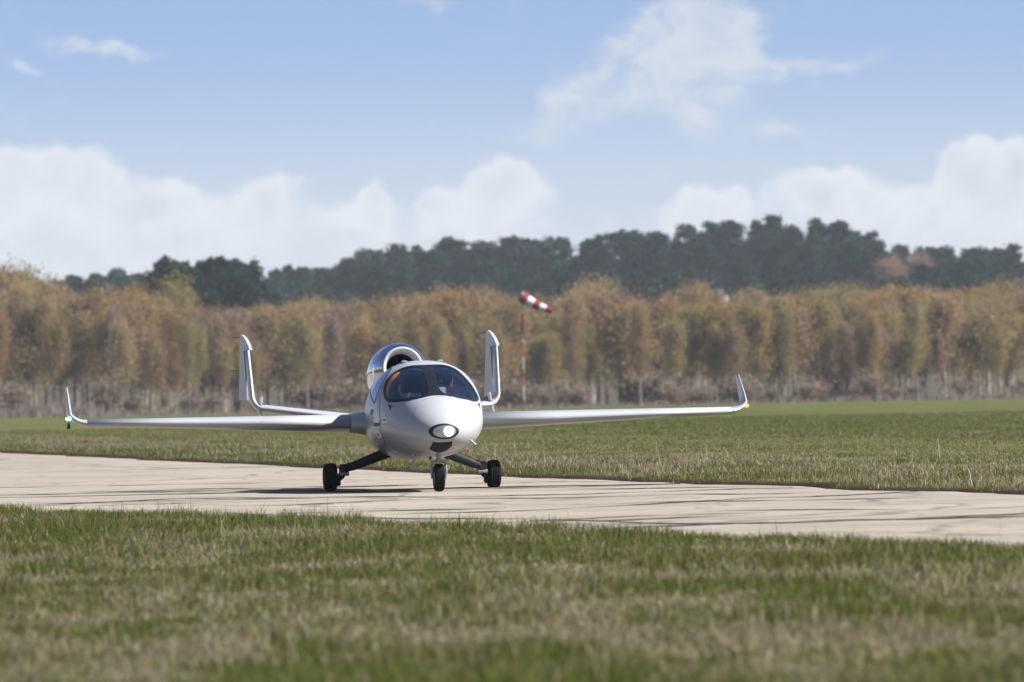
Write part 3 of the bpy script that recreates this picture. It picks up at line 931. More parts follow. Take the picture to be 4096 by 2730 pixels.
def hull(u, th, off=0.0):
    """point of the hull skin, pushed out by off"""
    def raw(u, th):
        b_, zt, zb, zm, n1_, n2_ = station(u)
        c_, s_ = np.cos(th), np.sin(th)
        n_ = np.where(s_ >= 0, n1_, n2_); hz = np.where(s_ >= 0, zt - zm, zm - zb)
        return np.array([np.asarray(u, float) + 0 * c_, b_ * np.sign(c_) * np.abs(c_)**(2 / n_), zm + hz * np.sign(s_) * np.abs(s_)**(2 / n_)])
    p = raw(u, th)
    if off:
        e_ = 1e-3
        du = raw(np.asarray(u) - e_, th) - p; dt = raw(u, np.asarray(th) + e_) - raw(u, np.asarray(th) - e_)
        nn = np.cross(du.T, dt.T).T if p.ndim > 1 else np.cross(du, dt)
        nn = nn / (np.linalg.norm(nn, axis=0) + 1e-12)
        ctr = np.array([0 * p[0], 0 * p[1], p[2] * 0 + station(u)[3]])
        sgn = np.sign(np.sum(nn[1:] * (p - ctr)[1:], axis=0)); sgn = np.where(sgn == 0, 1, sgn)
        p = p + nn * sgn * off
    return p


def inpoly(x, y, poly):
    inside = False; j = len(poly) - 1
    for i in range(len(poly)):
        xi, yi = poly[i]; xj, yj = poly[j]
        if (yi > y) != (yj > y) and x < (xj - xi) * (y - yi) / (yj - yi) + xi: inside = not inside
        j = i
    return inside


def smooth_poly(p, k=5):
    n = len(p); r = []
    p = [np.array(q, float) for q in p]
    for i in range(n):
        a_, b_, c_, d_ = p[i - 1], p[i], p[(i + 1) % n], p[(i + 2) % n]
        for j in range(k):
            s = j / k
            r.append(tuple(.5 * (2 * b_ + (c_ - a_) * s + (2 * a_ - 5 * b_ + 4 * c_ - d_) * s**2 + (3 * b_ - a_ - 3 * c_ + d_) * s**3)))
    return r


def grow(p, f):
    c_ = np.mean(np.array(p), axis=0)
    return [tuple(c_ + (np.array(q) - c_) * f) for q in p]


def skin_patch(name, outer, holes, off, mat, parent, step=.05, thick=0.0):
    """a panel that follows the hull: outline and holes in (u, angle)"""
    pts = [Vector(p) for p in outer]; edges = [(i, (i + 1) % len(outer)) for i in range(len(outer))]
    for h_ in holes:
        o_ = len(pts); pts += [Vector(p) for p in h_]; edges += [(o_ + i, o_ + (i + 1) % len(h_)) for i in range(len(h_))]
    us = [p[0] for p in outer]; ts = [p[1] for p in outer]
    for u in np.arange(min(us), max(us), step):
        for th in np.arange(min(ts), max(ts), step):
            if inpoly(u, th, outer) and not any(inpoly(u, th, h_) for h_ in holes): pts.append(Vector((u, th)))
    vs, _, fs = delaunay_2d_cdt(pts, edges, [], 0, 1e-5)[:3]
    F2 = []
    for f in fs:
        cx = sum(vs[i][0] for i in f) / len(f); cy = sum(vs[i][1] for i in f) / len(f)
        if inpoly(cx, cy, outer) and not any(inpoly(cx, cy, h_) for h_ in holes): F2.append(tuple(f))
    q = hull(np.array([v[0] for v in vs]), np.array([v[1] for v in vs]), off)
    o = link(name, mesh(name, [L(*q[:, i]) for i in range(q.shape[1])], F2), mat, parent)
    return o


def skin_line(name, pts, width, off, mat, parent):
    """narrow strip along the hull"""
    P3 = []
    for i in range(len(pts) - 1):
        for s in np.linspace(0, 1, 6)[:-1]:
            P3.append((pts[i][0] + (pts[i + 1][0] - pts[i][0]) * s, pts[i][1] + (pts[i + 1][1] - pts[i][1]) * s))
    P3.append(pts[-1])
    a_ = [hull(p[0], p[1], off) for p in P3]
    V, Fc = tube([L(*p) for p in a_], [width] * len(a_), 4)
    return link(name, mesh(name, V, Fc), mat, parent)


OUT = smooth_poly([(-1.383, 1.575), (-1.431, 1.835), (-1.403, 2.054), (-1.251, 2.262), (-1.183, 2.424), (-1.127, 2.578), (-1.107, 2.70), (-1.011, 2.73), (-.803, 2.638), (-.691, 2.539), (-.623, 2.427), (-.507, 2.169), (-.475, 1.919), (-.463, 1.628), (-.471, 1.385), (-.479, 1.174), (-.527, .948), (-.615, .74), (-.763, .562), (-.927, .443), (-1.043, .402), (-1.179, .414), (-1.323, .483), (-1.427, .575), (-1.511, .695), (-1.531, .839), (-1.527, .976), (-1.499, 1.137), (-1.447, 1.3), (-1.391, 1.465)], 3)
PR = smooth_poly([(-1.151, 1.61), (-1.259, 1.641), (-1.323, 1.704), (-1.355, 1.825), (-1.323, 1.998), (-1.191, 2.189), (-1.095, 2.366), (-1.023, 2.514), (-.967, 2.636), (-.779, 2.565), (-.603, 2.284), (-.507, 1.978), (-.495, 1.813), (-.531, 1.694), (-.591, 1.631), (-.671, 1.608), (-.927, 1.606)], 3)
PLp = smooth_poly([(-1.211, 1.441), (-1.107, 1.439), (-.859, 1.416), (-.679, 1.399), (-.583, 1.367), (-.539, 1.304), (-.527, 1.145), (-.611, .884), (-.763, .652), (-.943, .513), (-1.083, .472), (-1.191, .505), (-1.299, .598), (-1.399, .732), (-1.427, .88), (-1.439, 1.019), (-1.431, 1.154), (-1.383, 1.283), (-1.315, 1.396)], 3)
SW = smooth_poly([(-2.30, 1.04), (-1.98, .97), (-1.76, .80), (-1.63, .58), (-1.63, .37), (-1.68, .26), (-1.85, .27), (-2.3, .40), (-2.75, .56), (-2.85, .75), (-2.65, .96)], 4)
SWp = [(u, math.pi - th) for u, th in SW]
HOLES = [grow(PR, 1.05), grow(PLp, 1.05), grow(SW, 1.02), grow(SWp, 1.02)]
us = np.concatenate([-.16 * np.linspace(0, 1, 14)**1.8, np.linspace(-.18, -3.2, 120), np.linspace(-3.27, -7.9, 60)])
NTH = 144
ths = np.linspace(-math.pi / 2, 1.5 * math.pi, NTH, endpoint=False)
V = []
for u in us:
    q = hull(np.full(NTH, u), ths); V += [L(*q[:, k]) for k in range(NTH)]
Fc = []
for i in range(len(us) - 1):
    for k in range(NTH):
        u_ = (us[i] + us[i + 1]) / 2; th_ = ths[k] + math.pi / NTH
        if -2.9 < u_ < -.45 and any(inpoly(u_, th_, h_) for h_ in HOLES): continue
        Fc.append((i * NTH + k, i * NTH + (k + 1) % NTH, (i + 1) * NTH + (k + 1) % NTH, (i + 1) * NTH + k))
Fc.append(tuple(range(NTH - 1, -1, -1)))
Fc.append(tuple((len(us) - 1) * NTH + k for k in range(NTH)))
fus = link('fuselage', mesh('fuselage', V, Fc), white, jet)
# cabin lining inside the skin
ul = np.linspace(-.42, -3.3, 40); V = []; Fc = []
for u in ul:
    q = hull(np.full(72, u), np.linspace(-math.pi / 2, 1.5 * math.pi, 72, endpoint=False), -.035); V += [L(*q[:, k]) for k in range(72)]
tl = np.linspace(-math.pi / 2, 1.5 * math.pi, 72, endpoint=False) + math.pi / 72
for i in range(len(ul) - 1):
    for k in range(72):
        if any(inpoly((ul[i] + ul[i + 1]) / 2, tl[k], grow(h_, 1.04)) for h_ in HOLES): continue
        Fc.append((i * 72 + k, i * 72 + (k + 1) % 72, (i + 1) * 72 + (k + 1) % 72, (i + 1) * 72 + k))
Fc.append(tuple((len(ul) - 1) * 72 + k for k in range(72)))
link('cabin_lining', mesh('cabin_lining', V, Fc), cabin_dark, fus)
wsf = skin_patch('windscreen_frame', OUT, [PR, PLp], .004, black, jet)
skin_patch('windscreen_pane', PR, [], -.001, glass, wsf)
skin_patch('windscreen_pane', PLp, [], -.001, glass, wsf)
for s_, poly in ((1, SW), (-1, SWp)):
    sf = skin_patch('side_window_frame', grow(poly, 1.05), [grow(poly, .95)], .003, black, jet)
    skin_patch('side_window_pane', grow(poly, .95), [], .001, glass, sf)
skin_patch('orange_strip', smooth_poly([(-1.391, 1.027), (-1.351, 1.028), (-1.303, .92), (-1.267, .792), (-1.211, .665), (-1.155, .571), (-1.079, .504), (-1.043, .486), (-1.115, .486), (-1.207, .53), (-1.295, .6), (-1.367, .699), (-1.423, .817), (-1.435, .931)], 3), [], .003, orange, fus, step=.03)  # orange strip just outside the glass, along the pane edge


def rbox(name, c, size, mat, parent, bev=.02, rot=(0, 0, 0), taper=1.0, seg=2):
    """bevelled box in aircraft axes"""
    bm = bmesh.new()
    bmesh.ops.create_cube(bm, size=1)
    for v in bm.verts:
        k = taper if v.co.z < 0 else 1
        v.co = Vector((v.co.x * size[0] * k, v.co.y * size[1] * k, v.co.z * size[2]))
    if bev: bmesh.ops.bevel(bm, geom=bm.edges[:], offset=bev, segments=seg, affect='EDGES')
    from mathutils import Euler
    M_ = Matrix.Translation(Vector(L(*c))) @ Euler(rot).to_matrix().to_4x4()
    bmesh.ops.transform(bm, matrix=M_, verts=bm.verts)
    me = bpy.data.meshes.new(name); bm.to_mesh(me); bm.free()
    return link(name, me, mat, parent)


# cabin furniture seen through the glass
rbox('instrument_coaming', (-1.02, 0, 1.10), (.34, 1.0, .10), grey, fus, .03, (0, R_(6), 0))
rbox('pale_panel', (-1.22, .27, 1.19), (.012, .27, .17), stick_w, fus, .003, (0, R_(-28), 0))  # plain white plates, tilted behind the windscreen
rbox('pale_panel', (-1.25, -.29, 1.22), (.012, .38, .26), stick_w, fus, .003, (0, R_(-28), 0))
for s_ in (1, -1):
    sb = rbox('seat', (-2.15, .31 * s_, .98), (.14, .46, .80), seat_m, fus, .05, (0, R_(-12), 0))
    rbox('headrest', (-2.27, .31 * s_, 1.43), (.10, .26, .16), seat_m, sb, .04, (0, R_(-12), 0))

# panel gaps, markings
for s_ in (0, 1):
    f_ = (lambda th: th) if s_ == 0 else (lambda th: math.pi - th)
    door = [(-2.0, 1.13), (-1.72, .97), (-1.52, .70), (-1.44, .40), (-1.30, .18), (-1.25, -.08), (-1.32, -.38), (-1.52, -.60), (-1.9, -.69), (-2.7, -.66), (-2.95, -.4), (-2.98, .2), (-2.9, .8), (-2.6, 1.1), (-2.0, 1.13)]
    skin_line('door_gap', [(u, f_(th)) for u, th in door], .0045, .0005, seam, fus)
    v_ = [(-.99, .365), (-.70, .475), (-.86, .398), (-.85, .305)]
    skin_patch('vent', [(u, f_(th)) for u, th in v_], [], .004, black, jet)
skin_line('hatch_gap', [(-.30, .60), (-.42, 1.0), (-.44, 1.57), (-.42, 2.14), (-.30, 2.54)], .002, .0005, seam, fus)
skin_line('frame_gap', [(-3.35, th) for th in np.linspace(-1.2, 4.3, 24)], .003, .0005, seam, fus)
skin_line('nose_gap', [(-.62, th) for th in np.linspace(-2.6, -.5, 12)], .0025, .0005, seam, fus)
st1 = skin_patch('warning_sticker', [(-1.13, .075), (-.905, .12), (-.90, .022), (-1.128, -.01)], [], .004, stick_w, jet, .02)
skin_patch('red_print', [(-1.11, .050), (-.925, .092), (-.922, .055), (-1.108, .016)], [], .006, stick_r, st1, .02)
st2 = skin_patch('warning_sticker', [(-1.69, -.30), (-1.39, -.24), (-1.45, -.43), (-1.80, -.475)], [], .004, stick_w, jet, .02)
skin_patch('red_print', smooth_poly([(-1.63, -.33), (-1.5, -.30), (-1.52, -.38), (-1.66, -.41)], 4), [], .006, stick_r, st2, .02)
dh = skin_patch('door_handle_recess', [(-1.63, -.055), (-1.26, -.03), (-1.29, -.115), (-1.68, -.15)], [], .004, mark_m, jet, .02)
skin_patch('door_handle', [(-1.62, .02), (-1.24, .06), (-1.26, -.02), (-1.64, -.05)], [], .008, stick_w, dh, .02)
skin_patch('fuel_marking', [(-1.95, .12), (-1.72, .15), (-1.74, .08), (-1.97, .05)], [], .004, mark_m, jet, .02)

# landing light at the nose tip
def hull_u(v, w):
    lo, hi = -1.0, 0.0
    for _ in range(40):
        mid = (lo + hi) / 2
        b_, zt, zb, zm, n1_, n2_ = station(mid)
        n_, hz = (n1_, zt - zm) if w >= zm else (n2_, zm - zb)
        if abs(v / b_)**n_ + abs((w - zm) / hz)**n_ < 1: lo = mid
        else: hi = mid
    return lo


def nose_patch(name, cv, cw, a_, b_, r0_, r1_, off, mat, parent, dome=0.0):
    V, Fc = [], []; na, nr = 40, 7
    for j in range(nr):
        r_ = r0_ + (r1_ - r0_) * j / (nr - 1)
        for k in range(na):
            an = 2 * math.pi * k / na
            v_, w_ = cv + a_ * r_ * math.cos(an), cw + b_ * r_ * math.sin(an)
            V.append(L(hull_u(v_, w_) + off + dome * (1 - r_ * r_), v_, w_))
    for j in range(nr - 1):
        for k in range(na):
            Fc.append((j * na + k, j * na + (k + 1) % na, (j + 1) * na + (k + 1) % na, (j + 1) * na + k))
    return link(name, mesh(name, V, Fc), mat, parent)


bezel = nose_patch('landing_light', -.003, .771, .196, .100, .0, 1.0, .005, black, jet)
refl = principled('reflector', (0.42, 0.42, 0.40), .3, .6, .5, .35, 60)
nose_patch('reflector', -.008, .769, .150, .076, .0, 1.0, .010, refl, bezel)
lamp_on = principled('lit_lamp', (1, 1, 1), .4, emit=(1.0, 0.96, 0.86), es=14.0)
lamp_rim = principled('lamp_glow', (1, .9, .7), .4, emit=(1.0, 0.80, 0.42), es=1.1)
nose_patch('lamp_rim', -.062, .771, .066, .066, .74, 1.0, .014, lamp_rim, bezel)
nose_patch('lamp', -.062, .771, .052, .054, .0, 1.0, .017, lamp_on, bezel)
nose_patch('lamp', .075, .767, .040, .045, .0, 1.0, .013, refl, bezel)
nose_patch('lens', -.008, .769, .152, .078, .0, 1.0, .022, lens_m, bezel, .006)

# nose gear leg; the bay's shade is a black patch on the skin
bay = skin_patch('nose_gear_bay_shade', [(-.085, -.98), (-.062, -1.55), (-.075, -2.10), (-.16, -1.96), (-.25, -1.80), (-.38, -1.64), (-.40, -1.50), (-.34, -1.30), (-.27, -1.16)], [], .004, pit, jet, .03)
ng = rbox('nose_gear', (-.60, 0, .47), (.062, .062, .20), alu, jet, .018)
V, Fc = tube([L(-.46, 0, .62), L(-.60, 0, .40)], [.030, .030], 12)
link('strut', mesh('strut', V, Fc), alu, ng)
V, Fc = tube([L(-.33, .02, .60), L(-.40, .03, .545)], [.04, .03], 8)
link('pale_bay_piece', mesh('pale_bay_piece', V, Fc), lip, ng)  # added pale piece standing in for a whitish hole in the bay
for s_ in (1, -1):
    V, Fc = tube([L(-.60, .09 * s_, .435), L(-.60, .125 * s_, .43)], [.018, .018], 8)
    link('steering_link', mesh('steering_link', V, Fc), dark, ng)
    pts = [L(-.60, .0, .395), L(-.60, .055 * s_, .388), L(-.60, .088 * s_, .36), L(-.60, .098 * s_, .30), L(-.60, .096 * s_, .22), L(-.60, .090 * s_, .165)]
    V, Fc = tube(pts, [.017, .017, .017, .015, .013, .012], 8)
    link('fork_arm', mesh('fork_arm', V, Fc), alu, ng)


def wheel(name, u, v, r_, w_, parent, cz=None):
    """tyre with rounded shoulders and tread grooves, and a hub"""
    cz = cz or r_
    prof = [(-.50, .55), (-.50, .72), (-.46, .86), (-.36, .955), (-.22, .99), (-.20, .965), (-.17, .965), (-.15, .995), (-.03, 1.0), (-.015, .97), (.015, .97), (.03, 1.0), (.15, .995), (.17, .965), (.20, .965), (.22, .99), (.36, .955), (.46, .86), (.50, .72), (.50, .55)]
    V, Fc = [], []; ns = 48
    for k in range(ns):
        an = 2 * math.pi * k / ns
        for (a_, b_) in prof: V.append(L(u + r_ * b_ * math.cos(an), v + a_ * w_, cz + r_ * b_ * math.sin(an)))
    np_ = len(prof)
    for k in range(ns):
        for j in range(np_ - 1):
            Fc.append((k * np_ + j, k * np_ + j + 1, ((k + 1) % ns) * np_ + j + 1, ((k + 1) % ns) * np_ + j))
    ty = link(name, mesh(name, V, Fc), rubber, parent)
    V, Fc = [], []
    hp = [(-.44, 0.05), (-.44, .30), (-.40, .50), (-.46, .57), (.46, .57), (.40, .50), (.44, .30), (.44, .05)]
    for k in range(24):
        an = 2 * math.pi * k / 24
        for (a_, b_) in hp: V.append(L(u + r_ * b_ * math.cos(an), v + a_ * w_, cz + r_ * b_ * math.sin(an)))
    nh = len(hp)
    for k in range(24):
        for j in range(nh - 1):
            Fc.append((k * nh + j, k * nh + j + 1, ((k + 1) % 24) * nh + j + 1, ((k + 1) % 24) * nh + j))
    link('rim', mesh('rim', V, Fc), alu if name == 'nose_wheel' else dark, ty)
    return ty


wheel('nose_wheel', -.60, 0, .18, .132, jet)
# main gear
for s_ in (1, -1):
    V, Fc = tube([L(-2.95, .36 * s_, .50), L(-3.02, .44 * s_, .468), L(-3.2, .80 * s_, .325), L(-3.26, .90 * s_, .30)], [.072, .070, .058, .055], 10)
    gl_ = link('main_gear_leg', mesh('main_gear_leg', V, Fc), dark, jet)
    rbox('knee_block', (-3.27, .915 * s_, .285), (.16, .115, .135), dark, gl_, .015)
    V, Fc = tube([L(-3.21, .856 * s_, .225), L(-3.21, .975 * s_, .225)], [.026, .026], 12)
    link('pivot_pin', mesh('pivot_pin', V, Fc), alu, gl_)
    V, Fc = tube([L(-3.27, .925 * s_, .25), L(-3.34, .95 * s_, .19), L(-3.40, .99 * s_, .15), L(-3.40, 1.04 * s_, .19)], [.05, .048, .042, .035], 8)
    link('trailing_arm', mesh('trailing_arm', V, Fc), dark, gl_)
    rbox('brake_calliper', (-3.38, .975 * s_, .105), (.09, .05, .075), dark, gl_, .01)
    V, Fc = tube([L(-3.2, .868 * s_, .33), L(-3.2, .87 * s_, .395)], [.006, .006], 6)
    link('grease_fitting', mesh('grease_fitting', V, Fc), dark, gl_)
    V, Fc = tube([L(-3.0, .47 * s_, .50), L(-3.12, .70 * s_, .415), L(-3.17, .84 * s_, .35), L(-3.20, .93 * s_, .20), L(-3.33, .97 * s_, .12)], [.008] * 5, 6)
    link('brake_hose', mesh('brake_hose', V, Fc), dark, gl_)
    wheel('main_wheel', -3.40, 1.082 * s_, .185, .172, jet)


# lifting surfaces
def foil(n=15):
    xs = (1 - np.cos(np.linspace(0, math.pi, n))) / 2
    yt = 5 * (.2969 * np.sqrt(xs) - .126 * xs - .3516 * xs**2 + .2843 * xs**3 - .1036 * xs**4)
    cam_ = .06 * xs * (1 - xs)
    up_ = np.stack([xs, cam_ + yt / 1.0], 1)[::-1]; lo_ = np.stack([xs, cam_ - yt / 1.0], 1)[1:]
    return up_, lo_


def lofted(name, secs, mat, parent, s_):
    """secs: leading edge (u, v, w), chord, thickness in metres, tilt of the section normal, incidence"""
    up_, lo_ = foil()
    V, Fc = [], []; n = 0
    for (u, v, w, ch, th, tilt, inc) in secs:
        nv, nw = -math.sin(tilt), math.cos(tilt)
        ring = []
        for x_, y_ in list(up_) + list(lo_):
            yy_ = (y_ - .06 * x_ * (1 - x_)) * th + .05 * x_ * (1 - x_) * ch - math.sin(inc) * (x_ - .3) * ch
            ring.append(L(u - x_ * ch, s_ * (v + nv * yy_), w + nw * yy_))
        n = len(ring); V += ring
    for i in range(len(secs) - 1):
        for k in range(n - 1):
            Fc.append((i * n + k, i * n + k + 1, (i + 1) * n + k + 1, (i + 1) * n + k))
    Fc.append(tuple(range(n))); Fc.append(tuple((len(secs) - 1) * n + k for k in range(n)))
    me = mesh(name, V, Fc)
    bm = bmesh.new(); bm.from_mesh(me); bmesh.ops.recalc_face_normals(bm, faces=bm.faces); bm.to_mesh(me); bm.free()
    return link(name, me, mat, parent)


nav_g = principled('nav_green', (0.1, 0.8, 0.5), .3, emit=(0.05, 1.0, 0.62), es=16.0)
nav_r = principled('nav_red', (0.9, 0.15, 0.05), .3, emit=(1.0, 0.10, 0.03), es=3.0)
for s_ in (1, -1):
    lofted('wing_root_fairing', [(-2.72, .45, .86, 1.75, .40, 0, .02), (-2.80, .62, .865, 1.58, .32, .02, .02), (-2.88, .74, .870, 1.44, .27, .02, .02), (-2.925, .84, .872, 1.37, .240, .02, .035)], white, jet, s_)
    wing = lofted('wing', [(-2.93, .835, .872, 1.36, .235, .02, .035), (-3.03, 1.9, .897, 1.18, .188, .02, .03), (-3.15, 3.1, .924, .98, .140, .025, .025), (-3.26, 4.265, .948, .80, .098, .03, .02)], white, jet, s_)
    secs = []
    for a_ in np.linspace(0, R_(80), 8):
        f_ = a_ / R_(80)
        secs.append((-3.265 - .16 * f_, 4.255 + .15 * f_ * .5 + .155 * math.sin(a_), .948 + .155 * (1 - math.cos(a_)), .79 - .16 * f_, .096 - .040 * f_, a_ + .03, .015))
    v0, w0 = secs[-1][1], secs[-1][2]
    for f_ in (.3, .6, .85, 1.0):
        secs.append((-3.425 - .42 * f_**1.15, v0 + (.005 if s_ == 1 else -.035) * f_, w0 + (1.432 - w0) * f_, .63 - .36 * f_, .056 - .034 * f_, R_(82), 0))
    wl = lofted('winglet', secs, white, wing, s_)
    V, Fc = tube([L(-3.56, s_ * (v0 - .01), w0 - .06), L(-3.56, s_ * (v0 + .030), w0 - .06), L(-3.56, s_ * (v0 + .045), w0 - .06)], [.020, .022, .010], 10)
    link('navigation_light', mesh('navigation_light', V, Fc + [tuple(range(20, 30))]), nav_g if s_ == 1 else nav_r, wing)
    # straight gap of the control surface on the upper side
    V, Fc = tube([L(-3.90, s_ * 1.9, .945), L(-3.98, s_ * 4.05, .965)], [.004, .004], 4)
    link('aileron_gap', mesh('aileron_gap', V, Fc), seam, wing)
    for vg, ug in ((2.0, -3.06), (3.2, -3.17)):
        V, Fc = tube([L(ug + .02, s_ * vg, .93), L(ug - .12, s_ * vg, .972 if vg < 3 else .975), L(ug - .35, s_ * vg, .985 if vg < 3 else .985)], [.0035] * 3, 4)
        link('panel_gap', mesh('panel_gap', V, Fc), seam, wing)
    # tail
    tail = lofted('tailplane', [(-6.80, .02, .885, .86, .13, .14, .03), (-6.90, .6, .965, .78, .122, .14, .03), (-7.07, 1.5, 1.087, .66, .108, .14, .03)] +
                  [(-7.08 - .12 * f_, 1.52 + .17 * math.sin(R_(88) * f_), 1.087 + .17 * (1 - math.cos(R_(88) * f_)) + .01 * f_, .655 - .10 * f_, .106 - .034 * f_, .14 + R_(80) * f_, .03 * (1 - f_)) for f_ in np.linspace(.12, 1, 8)] +
                  [(-7.20 - .30 * f_, 1.69 + .02 * f_, 1.267 + .63 * f_, .555 - .12 * f_, .072 - .018 * f_, R_(88.5), 0) for f_ in (.33, .66, 1.0)], white, jet, s_)
    # rudder: deflected plate with forward horn
    ol = [(-8.30, 1.215), (-7.76, 1.215), (-7.91, 1.89), (-7.58, 1.90), (-7.62, 1.94), (-7.73, 2.01), (-7.87, 2.075), (-8.01, 2.112), (-8.09, 2.116), (-8.14, 2.09)]
    ol = ol[::-1]
    hu = -7.85; de = R_(8.5)
    V = []
    for dv in (-1, 1):
        for (u, w) in ol:
            x_ = u - hu; tk = .022 * max(.12, 1 - max(0, -x_) / .5) if x_ > -.5 else .003
            V.append(L(hu + x_ * math.cos(de), s_ * 1.70 - x_ * math.sin(de) + dv * tk, w))
    n = len(ol)
    Fc = [tuple(range(n)), tuple(range(2 * n - 1, n - 1, -1))] + [(k, (k + 1) % n, n + (k + 1) % n, n + k)[::-1] for k in range(n)]
    rud = link('rudder', mesh('rudder', V, Fc, False), white, jet)
    for (u, w) in ((-8.13, 2.085), (-8.22, 1.63)):
        x_ = u - hu; v_ = s_ * 1.70 - x_ * math.sin(de)
        V, Fc = tube([L(u, v_, w), L(u - .28, v_ + .085, w - .006)], [.005, .003], 5)
        link('static_wick', mesh('static_wick', V, Fc), dark, rud)
    # balance plate through the tailplane
    V = []
    for (u, w) in ((-7.10, .985), (-7.35, .985), (-7.37, 1.25), (-7.17, 1.262)):
        for dv in (-.012, .012): V.append(L(u, s_ * (1.585 - (w - 1.1) * .16) + dv, w))
    Fc = [(0, 2, 4, 6), (7, 5, 3, 1), (0, 1, 3, 2), (2, 3, 5, 4), (4, 5, 7, 6), (6, 7, 1, 0)]
    link('balance_plate', mesh('balance_plate', V, Fc, False), white, jet)
    if s_ == 1:
        V, Fc = tube([L(-3.62, 4.49, .975), L(-3.62, 4.49, .93), L(-3.62, 4.488, .885)], [.010, .020, .024], 8)
        link('tip_camera', mesh('tip_camera', V, Fc + [tuple(range(16, 24))]), dark, wing)

# engine on the back
ax0 = np.array([-4.18, 0.0, 1.615]); axd = np.array([-.995, 0, -.10])


def lathe(name, prof, mat, parent, ns=56):
    V, Fc = [], []
    e2 = np.array([0, 1.0, 0]); e3 = np.cross(axd, e2)
    for (s, r_) in prof:
        for k in range(ns):
            an = 2 * math.pi * k / ns
            p_ = ax0 + axd * s + r_ * (math.cos(an) * e2 + math.sin(an) * e3)
            V.append(L(*p_))
    for i in range(len(prof) - 1):
        for k in range(ns): Fc.append((i * ns + k, i * ns + (k + 1) % ns, (i + 1) * ns + (k + 1) % ns, (i + 1) * ns + k))
    return link(name, mesh(name, V, Fc), mat, parent)


eng = lathe('engine_nacelle', [(.022, .272), (.05, .288), (.12, .312), (.25, .343), (.40, .365), (.58, .376), (.8, .372), (1.2, .345), (1.7, .28), (2.1, .21), (2.12, .20)], chrome, jet)
lathe('intake_lip', [(.021, .273), (.008, .266), (.0, .255), (.003, .244), (.02, .232), (.06, .217), (.13, .203), (.2, .196)], lip, eng)
lathe('intake_duct', [(.2, .196), (.4, .192), (.6, .19), (.61, .0)], pit, eng)
lathe('exhaust', [(2.11, .20), (2.2, .17), (2.1, .16), (2.0, .0)], dark, eng)
rbox('pylon', (-4.95, 0, 1.33), (1.3, .22, .30), white, jet, .06)

# small fittings
for s_ in (.21, -.20):
    q = hull(-2.05, math.pi / 2 - s_ * 1.33)
    rbox('roof_hinge', (-2.05, q[1], q[2] + .012), (.16, .075, .035), white, jet, .012, (R_(-s_ * 50), 0, 0))
pp = hull(-.42, -2.58, .0); pq = hull(-.42, -2.58, .075)
V, Fc = tube([L(*pp), L(*pq), L(pq[0] + .06, pq[1] - .004, pq[2] - .012), L(pq[0] + .13, pq[1] - .004, pq[2] - .014)], [.014, .013, .011, .008], 8)
link('pitot_probe', mesh('pitot_probe', V, Fc), lip, jet)
q = hull(-1.75, -1.42)
V = []
for (u, w) in ((-1.70, .41), (-1.92, .40), (-1.90, .27), (-1.80, .265)):
    for dv in (-.010, .010): V.append(L(u, .17 + dv, w))
Fc = [(0, 2, 4, 6), (7, 5, 3, 1), (0, 1, 3, 2), (2, 3, 5, 4), (4, 5, 7, 6), (6, 7, 1, 0)]
link('blade_antenna', mesh('blade_antenna', V, Fc, False), lip, jet)
pa = hull(-.9, -1.1, 0); pb = hull(-.9, -1.1, .09)
V, Fc = tube([L(*pa), L(*pb)], [.007, .004], 6)
link('drain_probe', mesh('drain_probe', V, Fc), lip, jet)

# ------------------------------------------------------------------ person in the port seat
def skinned(name, pts, edges, radii, mat):
    me = bpy.data.meshes.new(name)
    me.from_pydata([L(*p) for p in pts], edges, [])
    o = bpy.data.objects.new(name, me); col.objects.link(o)
    sk = o.modifiers.new('skin', 'SKIN')
    for i, r_ in enumerate(radii): me.skin_vertices[0].data[i].radius = (r_, r_) if not isinstance(r_, tuple) else r_
    me.skin_vertices[0].data[0].use_root = True
    sb_ = o.modifiers.new('sub', 'SUBSURF'); sb_.levels = 2; sb_.render_levels = 2
    me.materials.append(mat)
    return o


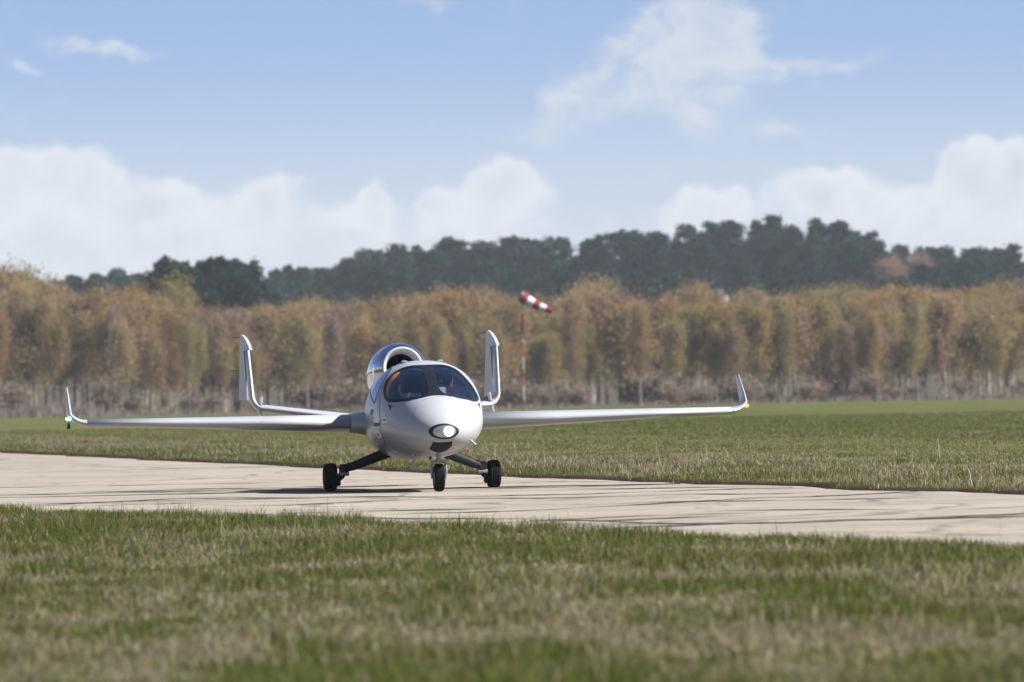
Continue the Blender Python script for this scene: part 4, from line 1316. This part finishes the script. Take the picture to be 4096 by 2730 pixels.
skin_m = principled('skin', (0.42, 0.25, 0.19), .6)
shirt = principled('dark_shirt', (0.05, 0.05, 0.07), .9)
v0 = -.31
bp_ = [(-1.95, v0, .72), (-2.0, v0, .92), (-2.0, v0, 1.14), (-1.98, v0, 1.26), (-1.97, v0, 1.34), (-1.95, v0, 1.44), (-1.95, v0, 1.52),
       (-1.98, v0 + .17, 1.20), (-1.78, v0 + .20, 1.0), (-1.52, v0 + .14, 1.02), (-1.98, v0 - .17, 1.20), (-1.78, v0 - .20, 1.0), (-1.52, v0 - .12, 1.02),
       (-1.90, v0 + .10, .70), (-1.5, v0 + .12, .74), (-1.3, v0 + .12, .52), (-1.90, v0 - .10, .70), (-1.5, v0 - .12, .74), (-1.3, v0 - .12, .52)]
be_ = [(0, 1), (1, 2), (2, 3), (3, 4), (4, 5), (5, 6), (2, 7), (7, 8), (8, 9), (2, 10), (10, 11), (11, 12), (0, 13), (13, 14), (14, 15), (0, 16), (16, 17), (17, 18)]
br_ = [.13, .13, .13, .06, .065, .085, .065, .06, .048, .035, .06, .048, .035, .08, .065, .05, .08, .065, .05]
person = skinned('person', bp_, be_, br_, skin_m)
person.matrix_world = Matrix.Translation(Vector(P0)) @ Matrix.Rotation(math.atan2(FWD[1], FWD[0]), 4, 'Z')
tag(person, 'person in a dark shirt seated behind the right windscreen pane', 'person')
sh = skinned('shirt', bp_[:4] + bp_[7:9] + bp_[10:12], [(0, 1), (1, 2), (2, 3), (2, 4), (4, 5), (2, 6), (6, 7)], [.15, .15, .15, .065, .075, .06, .075, .06], shirt)
sh.parent = person
V = []
bm = bmesh.new(); bmesh.ops.create_uvsphere(bm, u_segments=16, v_segments=10, radius=1)
for v in bm.verts: v.co = Vector(L(-1.965 + .098 * v.co.x, v0 + .088 * v.co.y, 1.475 + .105 * v.co.z))
bmesh.ops.delete(bm, geom=[v for v in bm.verts if v.co.x > -1.93 and v.co.z < 1.50 or v.co.z < 1.43], context='VERTS')
me = bpy.data.meshes.new('hair'); bm.to_mesh(me); bm.free()
link('hair', me, principled('dark_hair', (0.02, 0.015, 0.012), .8), person)

# ------------------------------------------------------------------ air
HZ = 0.000065
bm = bmesh.new(); bmesh.ops.create_cube(bm, size=1)
for v in bm.verts: v.co = Vector((v.co.x * 1400, 550 + v.co.y * 2300, 24 + v.co.z * 53))
me = bpy.data.meshes.new('haze'); bm.to_mesh(me); bm.free()
hzm = bpy.data.materials.new('thin_haze'); hzm.use_nodes = True; hzm.node_tree.nodes.clear()
t = NT(hzm.node_tree)
pv = t.new('ShaderNodeVolumePrincipled')
pv.inputs['Color'].default_value = (0.80, 0.87, 1.0, 1)
pv.inputs['Density'].default_value = HZ
out = t.new('ShaderNodeOutputMaterial'); hzm.node_tree.links.new(pv.outputs[0], out.inputs['Volume'])
hz = link('haze', me, hzm)
tag(hz, 'thin pale haze over the airfield', kind='stuff')
